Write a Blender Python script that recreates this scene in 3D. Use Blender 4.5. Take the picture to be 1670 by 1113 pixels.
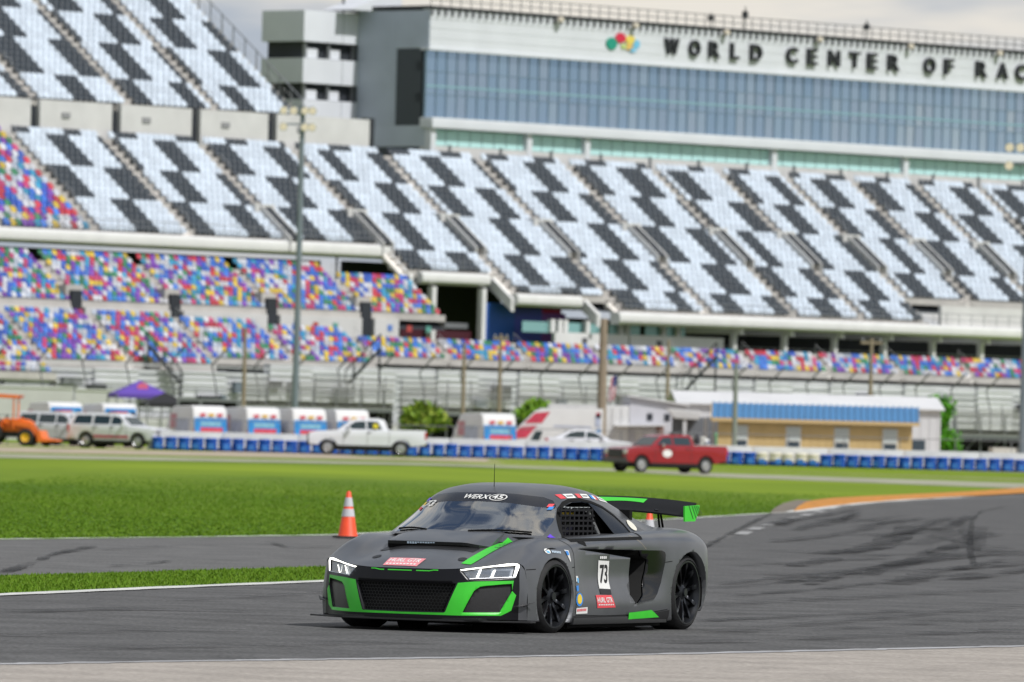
import bpy, bmesh, math, random
import numpy as np
from mathutils import Matrix, Vector
from mathutils.bvhtree import BVHTree
random.seed(7); RNG = np.random.default_rng(11)
for o in list(bpy.data.objects): bpy.data.objects.remove(o)
SC = bpy.context.scene; COL = SC.collection
R = math.radians
# ---------------------------------------------------------------- camera
F = 13917.; ROLL = R(1.5); HORIZON = 698.; EYE = 1.74     # focal length in photo pixels, roll, horizon row, eye height
cd = bpy.data.cameras.new('camera'); cam = bpy.data.objects.new('camera', cd); COL.objects.link(cam)
cd.lens = 300; cd.sensor_width = 36; cd.clip_start = 1; cd.clip_end = 9000
cam.matrix_world = (Matrix.Translation((0, 0, EYE)) @ Matrix.Rotation(math.pi/2+math.atan((HORIZON-556.5)/F), 4, 'X')
                    @ Matrix.Rotation(ROLL, 4, 'Z'))
cd.dof.use_dof = True; cd.dof.focus_distance = 73.0; cd.dof.aperture_fstop = 6.5
SC.camera = cam
# ---------------------------------------------------------------- sky, sun, exposure
SUN_AZ = (0.76, -0.65); SUN_EL = R(50)
w = bpy.data.worlds.new('World'); SC.world = w; w.use_nodes = True
nt = w.node_tree; N = nt.nodes; L = nt.links; N.clear()
out = N.new('ShaderNodeOutputWorld'); bg = N.new('ShaderNodeBackground'); bg.inputs[1].default_value = 0.1
sky = N.new('ShaderNodeTexSky'); sky.sky_type = 'NISHITA'; sky.sun_disc = False
sky.sun_elevation = SUN_EL; sky.sun_rotation = math.atan2(SUN_AZ[0], SUN_AZ[1]); sky.dust_density = 1.5
tc = N.new('ShaderNodeTexCoord'); sp = N.new('ShaderNodeSeparateXYZ'); L.new(tc.outputs['Generated'], sp.inputs[0])
ad = N.new('ShaderNodeMath'); ad.operation = 'MAXIMUM'; ad.inputs[1].default_value = 0.0; L.new(sp.outputs[2], ad.inputs[0])
ad2 = N.new('ShaderNodeMath'); ad2.inputs[1].default_value = 0.16; L.new(ad.outputs[0], ad2.inputs[0])
dx = N.new('ShaderNodeMath'); dx.operation = 'DIVIDE'; L.new(sp.outputs[0], dx.inputs[0]); L.new(ad2.outputs[0], dx.inputs[1])
dy = N.new('ShaderNodeMath'); dy.operation = 'DIVIDE'; L.new(sp.outputs[1], dy.inputs[0]); L.new(ad2.outputs[0], dy.inputs[1])
cb = N.new('ShaderNodeCombineXYZ'); L.new(dx.outputs[0], cb.inputs[0]); L.new(dy.outputs[0], cb.inputs[1])
def wnoise(scale, detail, lo, hi):
    n = N.new('ShaderNodeTexNoise'); n.inputs['Scale'].default_value = scale; n.inputs['Detail'].default_value = detail
    n.inputs['Roughness'].default_value = 0.55; L.new(cb.outputs[0], n.inputs['Vector'])
    r = N.new('ShaderNodeMapRange'); r.interpolation_type = 'SMOOTHSTEP'
    r.inputs[1].default_value = lo; r.inputs[2].default_value = hi; L.new(n.outputs[0], r.inputs[0]); return r
cover = wnoise(2.6, 6, 0.42, 0.52); tone = wnoise(2.0, 5, 0.42, 0.60)
# towards the horizon the cloud layers overlap and close the gaps
hz_ = N.new('ShaderNodeMapRange'); hz_.inputs[1].default_value = 0.30; hz_.inputs[2].default_value = 0.05; hz_.inputs[3].default_value = 0; hz_.inputs[4].default_value = 0.22; L.new(sp.outputs[2], hz_.inputs[0])
cv = N.new('ShaderNodeMath'); src_ = cover.inputs[0].links[0].from_socket; L.new(src_, cv.inputs[0]); L.new(hz_.outputs[0], cv.inputs[1]); L.new(cv.outputs[0], cover.inputs[0])
ccol = N.new('ShaderNodeMix'); ccol.data_type = 'RGBA'; L.new(tone.outputs[0], ccol.inputs[0])
ccol.inputs[6].default_value = (4.3, 4.8, 5.5, 1); ccol.inputs[7].default_value = (8.0, 7.6, 6.9, 1)
mx = N.new('ShaderNodeMix'); mx.data_type = 'RGBA'; L.new(cover.outputs[0], mx.inputs[0])
L.new(sky.outputs[0], mx.inputs[6]); L.new(ccol.outputs[2], mx.inputs[7])
L.new(mx.outputs[2], bg.inputs[0]); L.new(bg.outputs[0], out.inputs[0])
sd = bpy.data.lights.new('sun', 'SUN'); sun = bpy.data.objects.new('sun', sd); COL.objects.link(sun)
sd.energy = 3.7; sd.angle = R(0.9); sd.color = (1, 0.985, 0.96)
sv = Vector((SUN_AZ[0]*math.cos(SUN_EL), SUN_AZ[1]*math.cos(SUN_EL), math.sin(SUN_EL)))
sun.rotation_euler = sv.to_track_quat('Z', 'Y').to_euler()
VS = SC.view_settings; VS.view_transform = 'Standard'; VS.look = 'None'; VS.exposure = 0.05; VS.gamma = 1; VS.use_curve_mapping = False
# ---------------------------------------------------------------- projection helpers (photo pixel -> point at a distance)
def ray(px, py):
    x = px-835; y = 556.5-py
    u = x*math.cos(ROLL)-y*math.sin(ROLL); v = x*math.sin(ROLL)+y*math.cos(ROLL)
    return Vector((u/F, 1, (v+HORIZON-556.5)/F))
def at(px, py, Y): return Vector((0, 0, EYE))+ray(px, py)*Y
def smooth(a, b, x):
    t = min(1, max(0, (x-a)/(b-a))); return t*t*(3-2*t)
def ground_z(x, y):      # almost level; a shallow swale in front of the far barrier on the right, a low rise at the barrier
    return -0.30*smooth(240, 400, y)*(1-smooth(428, 447, y))*smooth(-6, 7, x)+0.10*smooth(430, 447, y)
def ground(px, py):
    r = ray(px, py); e = lambda Y: EYE+r.z*Y-ground_z(r.x*Y, Y); a = 30.
    while a < 1500 and e(a+2) > 0: a += 2
    b = a+2
    for _ in range(30):
        c = (a+b)/2
        if e(c) > 0: a = c
        else: b = c
    P = Vector((0, 0, EYE))+r*a; P.z = ground_z(P.x, a); return P
# ---------------------------------------------------------------- materials
MATS = {}
def mat(name, col, rough=0.6, metal=0.0, var=0.0, scale=6.0, spec=0.5, coat=0.0, bump=0.0, stretch=None, attr=None, detail=5):
    if name in MATS: return MATS[name]
    m = bpy.data.materials.new(name); m.use_nodes = True; MATS[name] = m
    t = m.node_tree; b = t.nodes['Principled BSDF']; c = tuple(col)+(1,)
    b.inputs['Base Color'].default_value = c; b.inputs['Roughness'].default_value = rough; b.inputs['Metallic'].default_value = metal
    b.inputs['Specular IOR Level'].default_value = spec; b.inputs['Coat Weight'].default_value = coat
    src = None
    if attr:
        a = t.nodes.new('ShaderNodeAttribute'); a.attribute_name = attr; src = a.outputs['Color']
    if var or bump:
        tcn = t.nodes.new('ShaderNodeTexCoord'); mp = t.nodes.new('ShaderNodeMapping'); t.links.new(tcn.outputs['Object'], mp.inputs[0])
        if stretch: mp.inputs['Scale'].default_value = stretch
        n = t.nodes.new('ShaderNodeTexNoise'); n.inputs['Scale'].default_value = scale; n.inputs['Detail'].default_value = detail
        t.links.new(mp.outputs[0], n.inputs['Vector'])
        if var:
            mr = t.nodes.new('ShaderNodeMapRange'); mr.inputs[1].default_value = 0.3; mr.inputs[2].default_value = 0.7
            mr.inputs[3].default_value = 1-var; mr.inputs[4].default_value = 1+var*0.6; t.links.new(n.outputs[0], mr.inputs[0])
            h = t.nodes.new('ShaderNodeMix'); h.data_type = 'RGBA'; h.blend_type = 'MULTIPLY'; h.inputs[0].default_value = 1
            h.inputs[6].default_value = c
            if src: t.links.new(src, h.inputs[6])
            t.links.new(mr.outputs[0], h.inputs[7]); src = h.outputs[2]
        if bump:
            bp = t.nodes.new('ShaderNodeBump'); bp.inputs['Strength'].default_value = bump; bp.inputs['Distance'].default_value = 0.02
            t.links.new(n.outputs[0], bp.inputs['Height']); t.links.new(bp.outputs[0], b.inputs['Normal'])
    if src: t.links.new(src, b.inputs['Base Color'])
    return m
def grain(m, scale, amp):       # fine speckle multiplied over a material's colour
    t = m.node_tree; b = t.nodes['Principled BSDF']; old = b.inputs['Base Color'].links[0].from_socket
    tcn = t.nodes.new('ShaderNodeTexCoord'); n = t.nodes.new('ShaderNodeTexNoise'); n.inputs['Scale'].default_value = scale; n.inputs['Detail'].default_value = 3; t.links.new(tcn.outputs['Object'], n.inputs['Vector'])
    mr = t.nodes.new('ShaderNodeMapRange'); mr.inputs[1].default_value = .3; mr.inputs[2].default_value = .7; mr.inputs[3].default_value = 1-amp; mr.inputs[4].default_value = 1+amp; t.links.new(n.outputs[0], mr.inputs[0])
    h = t.nodes.new('ShaderNodeMix'); h.data_type = 'RGBA'; h.blend_type = 'MULTIPLY'; h.inputs[0].default_value = 1; t.links.new(old, h.inputs[6]); t.links.new(mr.outputs[0], h.inputs[7]); t.links.new(h.outputs[2], b.inputs['Base Color'])
def glassy(name, tint, refl, rough=0.03):       # tinted film: part see-through, part mirror
    if name in MATS: return MATS[name]
    m = bpy.data.materials.new(name); m.use_nodes = True; MATS[name] = m; t = m.node_tree; t.nodes.clear()
    o = t.nodes.new('ShaderNodeOutputMaterial'); mxs = t.nodes.new('ShaderNodeMixShader'); tr = t.nodes.new('ShaderNodeBsdfTransparent')
    g = t.nodes.new('ShaderNodeBsdfGlossy'); g.inputs['Roughness'].default_value = rough; g.inputs[0].default_value = (1, 1, 1, 1)
    tr.inputs[0].default_value = tuple(tint)+(1,); fr = t.nodes.new('ShaderNodeFresnel'); fr.inputs[0].default_value = 1.5
    a = t.nodes.new('ShaderNodeMath'); a.operation = 'MULTIPLY_ADD'; a.inputs[1].default_value = 1.0; a.inputs[2].default_value = refl; a.use_clamp = True
    t.links.new(fr.outputs[0], a.inputs[0]); t.links.new(a.outputs[0], mxs.inputs[0]); t.links.new(tr.outputs[0], mxs.inputs[1])
    t.links.new(g.outputs[0], mxs.inputs[2]); t.links.new(mxs.outputs[0], o.inputs[0]); return m
# ---------------------------------------------------------------- mesh builder
class MB:
    def __init__(s): s.v = []; s.f = []; s.m = []
    def add(s, vs, fs, mi=0):
        b = len(s.v); s.v += [tuple(p) for p in vs]; s.f += [tuple(i+b for i in f) for f in fs]; s.m += [mi]*len(fs); return s
    def box(s, x0, x1, y0, y1, z0, z1, mi=0, M=None):
        vs = [Vector((x, y, z)) for z in (z0, z1) for y in (y0, y1) for x in (x0, x1)]
        if M: vs = [M @ v for v in vs]
        return s.add(vs, [(0, 2, 3, 1), (4, 5, 7, 6), (0, 1, 5, 4), (2, 6, 7, 3), (0, 4, 6, 2), (1, 3, 7, 5)], mi)
    def prism(s, poly, a0, a1, plane='xz', mi=0, M=None, top=None):
        q = top or poly; n = len(poly)
        def p3(p, a): return Vector((p[0], a, p[1])) if plane == 'xz' else Vector((p[0], p[1], a)) if plane == 'xy' else Vector((a, p[0], p[1]))
        vs = [p3(p, a0) for p in poly]+[p3(p, a1) for p in q]
        if M: vs = [M @ v for v in vs]
        return s.add(vs, [tuple(range(n)), tuple(range(2*n-1, n-1, -1))]+[(i, i+n, (i+1) % n+n, (i+1) % n) for i in range(n)], mi)
    def tube(s, pts, r, n=8, mi=0, caps=True, closed=False):
        pts = [Vector(p) for p in pts]; rr = r if isinstance(r, (list, tuple)) else [r]*len(pts); k = len(pts); vs = []; up = None
        for i, p in enumerate(pts):
            a = pts[i-1] if i or closed else p; b = pts[(i+1) % k] if i < k-1 or closed else p
            d = (b-a).normalized()
            if up is None or abs(d.dot(up)) > .98: up = Vector((0, 0, 1)) if abs(d.z) < .9 else Vector((1, 0, 0))
            e1 = d.cross(up).normalized(); e2 = e1.cross(d)
            up = e2
            vs += [p+(e1*math.cos(2*math.pi*j/n)+e2*math.sin(2*math.pi*j/n))*rr[i] for j in range(n)]
        fs = [(i*n+j, i*n+(j+1) % n, ((i+1) % k)*n+(j+1) % n, ((i+1) % k)*n+j) for i in range(k if closed else k-1) for j in range(n)]
        if caps and not closed: fs += [tuple(range(n-1, -1, -1)), tuple((k-1)*n+j for j in range(n))]
        return s.add(vs, fs, mi)
    def lathe(s, prof, n=24, axis='z', c=(0, 0, 0), mi=0, M=None, a0=0, a1=2*math.pi):
        full = abs(a1-a0-2*math.pi) < 1e-6; k = n if full else n+1; vs = []
        for r, h in prof:
            for j in range(k):
                a = a0+(a1-a0)*j/n; p, q = r*math.cos(a), r*math.sin(a)
                v = Vector((p, q, h)) if axis == 'z' else Vector((p, h, q)) if axis == 'y' else Vector((h, p, q))
                v += Vector(c); vs.append(M @ v if M else v)
        fs = [(i*k+j, i*k+(j+1) % k, (i+1)*k+(j+1) % k, (i+1)*k+j) for i in range(len(prof)-1) for j in range(n)]
        return s.add(vs, fs, mi)
    def grid(s, P, mi=0):
        a = len(P); b = len(P[0])
        return s.add([p for r in P for p in r], [(i*b+j, i*b+j+1, (i+1)*b+j+1, (i+1)*b+j) for i in range(a-1) for j in range(b-1)], mi)
    def build(s, name, mats, parent=None, smooth=None, bevel=0, fix=True):
        me = bpy.data.meshes.new(name); me.from_pydata(s.v, [], s.f)
        ms = mats if isinstance(mats, (list, tuple)) else [mats]
        for m in ms: me.materials.append(m)
        if len(ms) > 1: me.polygons.foreach_set('material_index', s.m)
        if fix or bevel:
            bm = bmesh.new(); bm.from_mesh(me)
            if bevel:
                bmesh.ops.remove_doubles(bm, verts=bm.verts, dist=1e-5)
                es = [e for e in bm.edges if len(e.link_faces) == 2 and e.calc_face_angle(0) > .5]
                bmesh.ops.bevel(bm, geom=es, offset=bevel, segments=2, affect='EDGES', profile=.7, clamp_overlap=True)
            if fix: bmesh.ops.recalc_face_normals(bm, faces=bm.faces)
            bm.to_mesh(me); bm.free()
        return OBJ(name, me, parent, smooth if smooth is not None else (40 if bevel else None))
def OBJ(name, me, parent=None, smooth=None):
    if smooth:
        me.polygons.foreach_set('use_smooth', [True]*len(me.polygons)); me.set_sharp_from_angle(angle=R(smooth))
    o = bpy.data.objects.new(name, me); COL.objects.link(o)
    if parent: o.parent = parent
    return o
def tag(o, label=None, cat=None, group=None, kind=None):
    for k, v in (('label', label), ('category', cat), ('group', group), ('kind', kind)):
        if v: o[k] = v
    return o
def thing(name, loc, rz=0, label=None, cat=None, group=None):
    o = bpy.data.objects.new(name, None); COL.objects.link(o); o.location = loc; o.rotation_euler[2] = rz; o.empty_display_size = .3
    return tag(o, label, cat, group)
def copy_tree(o, parent=None):
    c = o.copy(); COL.objects.link(c); c.parent = parent
    for ch in o.children: copy_tree(ch, c)
    return c
# text as flat triangles (built once, before the scene gets heavy)
TEXTS = {}
def text_mesh(s, bold=0.0):
    if (s, bold) in TEXTS: return TEXTS[(s, bold)]
    cu = bpy.data.curves.new('t', 'FONT'); cu.body = s; cu.offset = bold; cu.resolution_u = 3; cu.align_x = 'CENTER'; cu.align_y = 'CENTER'
    ob = bpy.data.objects.new('t', cu); COL.objects.link(ob); dg = bpy.context.evaluated_depsgraph_get(); dg.update()
    me = ob.evaluated_get(dg).to_mesh(); vs = np.array([v.co[:2] for v in me.vertices]); fs = [tuple(p.vertices) for p in me.polygons]
    bpy.data.objects.remove(ob); bpy.data.curves.remove(cu)
    lo, hi = vs.min(0), vs.max(0); vs = (vs-(lo+hi)/2)/(hi-lo).max() if s else vs
    asp = (hi-lo); vs = (vs*(hi-lo).max())/(hi-lo)          # unit box, -0.5 .. 0.5 both ways
    TEXTS[(s, bold)] = (vs, fs, asp[0]/asp[1]); return TEXTS[(s, bold)]
for t_ in ['WERX', '45', '73', 'HURL GTR', 'RACING CLUB', 'WORLDS GTR', 'alpina', 'DUNLOP', 'smith', 'SMITH', 'JONES']+list('WORLDCENTFA'): text_mesh(t_, 0.02)
# ================================================================ RACE CAR
CAR_YAW = R(24.5)                          # x forward, y to the car's left, z up
CAR_O = Vector((0.1213, 74.1217, 0.0))
M_wrap = mat('grey_wrap', (.160, .165, .176), .30, .66, var=.12, scale=3, spec=.5)
M_black = mat('gloss_black', (.005, .005, .006), .10, 0, spec=.30)
M_satin = mat('satin_black', (.012, .012, .013), .42)
M_flat = mat('flat_black', (.006, .006, .006), .8, spec=.2)
M_carbon = mat('carbon', (.022, .021, .022), .38, var=.3, scale=120, detail=1)
M_green = mat('lime_green', (.045, .56, .03), .38, var=.06, scale=9)
M_whitev = mat('white_vinyl', (.72, .72, .70), .45, var=.05, scale=30)
M_redv = mat('red_vinyl', (.70, .065, .08), .45, var=.08, scale=30)
M_bluev = mat('blue_vinyl', (.03, .22, .62), .45); M_yelv = mat('yellow_vinyl', (.78, .55, .03), .45); M_purv = mat('purple_vinyl', (.12, .05, .55), .45)
M_inkv = mat('ink_black', (.012, .012, .014), .5)
M_tyre = mat('tyre_rubber', (.016, .016, .017), .72, var=.25, scale=25, spec=.35, bump=.15)
M_rim = mat('rim_black', (.030, .032, .037), .28, .7)
M_steel = mat('brake_steel', (.16, .15, .145), .4, .9, var=.2, scale=20)
M_caliper = mat('caliper_red', (.32, .03, .02), .4)
M_glass = glassy('windshield_film', (.62, .64, .64), .34, .02)
M_sglass = glassy('side_glass', (.35, .36, .37), .05, .02)
M_lens = glassy('lamp_lens', (.75, .8, .85), .10, .04)
M_led = mat('led_strip', (.9, .9, .88), .3)
_b = M_led.node_tree.nodes['Principled BSDF']; _b.inputs['Emission Color'].default_value = (1, .97, .88, 1); _b.inputs['Emission Strength'].default_value = 3.0
M_chrome = mat('lamp_reflector', (.66, .68, .72), .25, .2)
M_mesh = mat('grille_black', (.005, .005, .006), .5, var=.5, scale=160, detail=0)
car = thing('race_car', CAR_O, 0, 'matte grey race car with lime green trim, number 73 and rear wing', 'race car')
car.rotation_euler[2] = -math.pi/2-CAR_YAW

def pchip(t, V, q):
    t = np.asarray(t, float); V = np.asarray(V, float); h = np.diff(t); d = np.diff(V, axis=0)/h[:, None]; m = np.zeros_like(V)
    for i in range(1, len(t)-1):
        w1 = 2*h[i]+h[i-1]; w2 = h[i]+2*h[i-1]; ok = d[i-1]*d[i] > 0
        m[i] = np.where(ok, (w1+w2)/(w1/np.where(ok, d[i-1], 1)+w2/np.where(ok, d[i], 1)), 0)
    m[0] = d[0]; m[-1] = d[-1]
    k = np.clip(np.searchsorted(t, q, side='right')-1, 0, len(h)-1); s = ((q-t[k])/h[k])[:, None]; hh = h[k][:, None]
    return ((1+2*s)*(1-s)**2)*V[k]+s*(1-s)**2*hh*m[k]+s*s*(3-2*s)*V[k+1]+s*s*(s-1)*hh*m[k+1]
def dense(C, nu, nv):
    C = np.array(C, float); Ns, Nv, _ = C.shape
    tu = np.concatenate([[0], np.cumsum(np.linalg.norm(np.diff(C, axis=0), axis=2).mean(1))])
    tv = np.concatenate([[0], np.cumsum(np.linalg.norm(np.diff(C, axis=1), axis=2).mean(0))])
    qu = np.concatenate([np.linspace(tu[i], tu[i+1], nu, endpoint=False) for i in range(Ns-1)]+[[tu[-1]]])
    qv = np.concatenate([np.linspace(tv[i], tv[i+1], nv, endpoint=False) for i in range(Nv-1)]+[[tv[-1]]])
    A = pchip(tu, C.reshape(Ns, -1), qu).reshape(len(qu), Nv, 3)
    B = pchip(tv, A.transpose(1, 0, 2).reshape(Nv, -1), qv).reshape(len(qv), len(qu), 3).transpose(1, 0, 2)
    return B
def full(G):                                # near half (v from centre to bottom) -> whole width
    m = G[:, :0:-1].copy(); m[:, :, 1] *= -1
    return np.concatenate([m, G], axis=1)
def to_bm(G):
    bm = bmesh.new(); a, b, _ = G.shape; vs = [[bm.verts.new(G[i, j]) for j in range(b)] for i in range(a)]
    for i in range(a-1):
        for j in range(b-1): bm.faces.new((vs[i][j], vs[i+1][j], vs[i+1][j+1], vs[i][j+1]))
    bm.faces.ensure_lookup_table(); bmesh.ops.recalc_face_normals(bm, faces=bm.faces); return bm
def inside(p, poly):
    c = False; n = len(poly)
    for i in range(n):
        (x1, y1), (x2, y2) = poly[i], poly[i-1]
        if (y1 > p[1]) != (y2 > p[1]) and p[0] < (x2-x1)*(p[1]-y1)/(y2-y1)+x1: c = not c
    return c
def cut(bm, poly, ax, cond):
    a, b = ax; n = len(poly)
    for i in range(n):
        p, q = poly[i], poly[(i+1) % n]; lo = [min(p[k], q[k])-.002 for k in (0, 1)]; hi = [max(p[k], q[k])+.002 for k in (0, 1)]
        fs = []
        for f in bm.faces:
            if not cond(f.calc_center_median()): continue
            us = [v.co[a] for v in f.verts]; ws = [v.co[b] for v in f.verts]
            if max(us) >= lo[0] and min(us) <= hi[0] and max(ws) >= lo[1] and min(ws) <= hi[1]: fs.append(f)
        if not fs: continue
        es = {e for f in fs for e in f.edges}; vs = {v for f in fs for v in f.verts}
        co = Vector((0, 0, 0)); co[a] = p[0]; co[b] = p[1]; no = Vector((0, 0, 0)); no[a] = q[1]-p[1]; no[b] = p[0]-q[0]
        bmesh.ops.bisect_plane(bm, geom=fs+list(es)+list(vs), dist=1e-5, plane_co=co, plane_no=no.normalized())
    r = []
    for f in bm.faces:
        c = f.calc_center_median()
        if cond(c) and inside((c[a], c[b]), poly): r.append(f)
    return r
def sunk(bm, faces, vec):                   # push a region inwards, leaving walls round it
    r = bmesh.ops.extrude_face_region(bm, geom=faces); nf = [g for g in r['geom'] if isinstance(g, bmesh.types.BMFace)]
    bmesh.ops.delete(bm, geom=faces, context='FACES_ONLY')
    bmesh.ops.translate(bm, verts=list({v for f in nf for v in f.verts}), vec=vec); return nf
def part(bm, faces, name, m, parent, smooth=35, normals=True):
    idx = {}; vs = []; fs = []; no = []
    for f in faces:
        ii = []
        for v in f.verts:
            if v not in idx: idx[v] = len(vs); vs.append(v.co.copy()); no.append(v.normal.copy())
            ii.append(idx[v])
        fs.append(ii)
    me = bpy.data.meshes.new(name); me.from_pydata(vs, [], fs); me.materials.append(m)
    o = OBJ(name, me, parent, smooth)
    if normals: me.normals_split_custom_set_from_vertices(no)
    return o
# ---- lower body: stations front to rear, each from the centreline (y=0) outwards and down to the sill
def st(x, zc, p2, p3, p4, p5, p6, p7, p8, dx=(0, 0, 0), z1=None):
    return [(x+dx[0], 0, zc), (x+dx[0], .28, zc-.005 if z1 is None else z1), (x+dx[1],)+p2, (x+dx[2],)+p3, (x,)+p4, (x,)+p5, (x,)+p6, (x,)+p7, (x,)+p8, (x, p8[0]-.22, p8[1]-.005)]
BODY = [
 [(2.335, 0, .535), (2.325, .28, .535), (2.265, .52, .548), (2.13, .71, .578), (2.00, .855, .602), (1.955, .918, .575), (1.93, .945, .42), (1.93, .955, .25), (1.93, .955, .115), (1.93, .72, .105)],
 [(2.15, 0, .607), (2.14, .28, .604), (2.09, .50, .600), (1.985, .69, .640), (1.88, .84, .662), (1.85, .932, .60), (1.83, .962, .42), (1.83, .972, .25), (1.83, .97, .11), (1.83, .73, .1)],
 [(1.85, 0, .69), (1.85, .28, .685), (1.81, .48, .668), (1.75, .665, .730), (1.69, .80, .752), (1.67, .94, .655), (1.66, .98, .45), (1.66, .988, .25), (1.66, .985, .11), (1.66, .74, .1)],
 st(1.37, .775, (.465, .747), (.655, .795), (.80, .806), (.945, .69), (.992, .50), (1.0, .28), (.99, .11), (.08, .05, .02)),
 st(1.05, .80, (.53, .79), (.68, .803), (.812, .808), (.935, .715), (.962, .48), (.972, .25), (.955, .09), (.06, .04, .02)),
 st(.70, .80, (.55, .80), (.72, .815), (.825, .816), (.925, .735), (.93, .48), (.955, .25), (.945, .08)),
 st(.25, .80, (.55, .80), (.72, .83), (.832, .832), (.925, .745), (.915, .48), (.965, .25), (.95, .08)),
 st(-.25, .80, (.55, .80), (.72, .85), (.838, .846), (.935, .755), (.92, .48), (.978, .25), (.955, .08)),
 st(-.65, .82, (.55, .83), (.72, .866), (.85, .862), (.958, .765), (.955, .48), (.988, .25), (.965, .085)),
 st(-1.02, .86, (.55, .86), (.70, .884), (.862, .876), (.985, .765), (1.0, .48), (.998, .25), (.965, .09)),
 st(-1.43, .88, (.52, .885), (.70, .896), (.872, .880), (.998, .76), (1.015, .50), (1.005, .27), (.97, .10)),
 st(-1.75, .895, (.52, .89), (.69, .888), (.852, .858), (.975, .735), (.99, .48), (.978, .28), (.94, .15)),
 st(-2.0, .90, (.50, .885), (.67, .862), (.80, .825), (.905, .715), (.92, .48), (.90, .29), (.86, .21)),
 st(-2.12, .87, (.48, .855), (.64, .83), (.75, .79), (.84, .69), (.86, .48), (.84, .32), (.80, .24)),
]
G = full(dense(BODY, 6, 6)); bmB = to_bm(G); bvhB = BVHTree.FromBMesh(bmB)
# ---- greenhouse: windscreen foot, roof, fastback
HOUSE = [
 [(1.42, 0, .765), (1.40, .30, .765), (1.30, .58, .765), (1.18, .73, .765), (1.10, .80, .765), (1.06, .845, .74)],
 [(1.325, 0, .835), (1.305, .30, .833), (1.215, .57, .825), (1.105, .715, .815), (1.00, .785, .812), (.95, .83, .76)],
 [(1.02, 0, 1.015), (1.00, .30, 1.01), (.91, .53, .992), (.80, .66, .966), (.72, .735, .945), (.66, .83, .78)],
 [(.72, 0, 1.192), (.70, .29, 1.186), (.615, .50, 1.164), (.52, .61, 1.132), (.46, .665, 1.09), (.36, .84, .79)],
 [(.50, 0, 1.244), (.48, .28, 1.238), (.41, .48, 1.214), (.33, .58, 1.182), (.28, .64, 1.135), (.18, .84, .79)],
 [(.15, 0, 1.266), (.13, .28, 1.260), (.08, .47, 1.236), (.03, .57, 1.200), (.0, .635, 1.142), (-.05, .845, .80)],
 [(-.25, 0, 1.246), (-.26, .28, 1.239), (-.27, .47, 1.210), (-.29, .575, 1.166), (-.30, .645, 1.10), (-.32, .85, .81)],
 [(-.65, 0, 1.170), (-.65, .28, 1.163), (-.65, .47, 1.130), (-.65, .585, 1.076), (-.65, .665, 1.012), (-.65, .85, .82)],
 [(-1.05, 0, 1.062), (-1.05, .28, 1.055), (-1.05, .48, 1.022), (-1.05, .60, .976), (-1.05, .70, .925), (-1.05, .85, .83)],
 [(-1.45, 0, .945), (-1.45, .28, .94), (-1.45, .50, .915), (-1.45, .63, .89), (-1.45, .72, .865), (-1.45, .84, .83)],
 [(-1.8, 0, .88), (-1.8, .28, .875), (-1.8, .5, .85), (-1.8, .64, .83), (-1.8, .73, .81), (-1.8, .8, .78)],
]
GH = full(dense(HOUSE, 7, 6)); bmH = to_bm(GH); bvhH = BVHTree.FromBMesh(bmH)
# ---- front fascia as a curved sheet between the splitter and the bonnet edge
TOPE = [(0, 2.335, .531), (.28, 2.325, .531), (.52, 2.265, .544), (.71, 2.13, .574), (.855, 2.00, .598), (.918, 1.955, .571), (.956, 1.932, .40)]
LOWE = [(0, 2.385), (.28, 2.372), (.52, 2.315), (.71, 2.185), (.855, 2.035), (.918, 1.975), (.956, 1.932)]
def fas_x(y, z):
    y = abs(y); a = np.interp(y, [p[0] for p in LOWE], [p[1] for p in LOWE]); b = np.interp(y, [p[0] for p in TOPE], [p[1] for p in TOPE])
    zt = np.interp(y, [p[0] for p in TOPE], [p[2] for p in TOPE]); t = (z-.12)/(zt-.12)
    return a+(b-a)*t+.018*math.sin(math.pi*min(1, max(0, t)))
ys = np.linspace(0, .956, 37); rows = []
tq = np.array([p[0] for p in TOPE]); tz = pchip(tq, np.array([[p[2]] for p in TOPE]), ys)[:, 0]
lx = pchip(tq, np.array([[p[1]] for p in LOWE]), ys)[:, 0]; tx = pchip(tq, np.array([[p[1]] for p in TOPE]), ys)[:, 0]
for i, y in enumerate(ys):
    rows.append([(lx[i]+(tx[i]-lx[i])*t+.018*math.sin(math.pi*t), y, .12+(tz[i]-.12)*t) for t in np.linspace(0, 1, 15)])
GF = np.array(rows); gm = GF[:0:-1].copy(); gm[:, :, 1] *= -1; GF = np.concatenate([gm, GF]); bmF = to_bm(GF); bvhF = BVHTree.FromBMesh(bmF)
for b_ in (bmB, bmH, bmF): b_.normal_update()
CEN = Vector((0, 0, .5))
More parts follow.
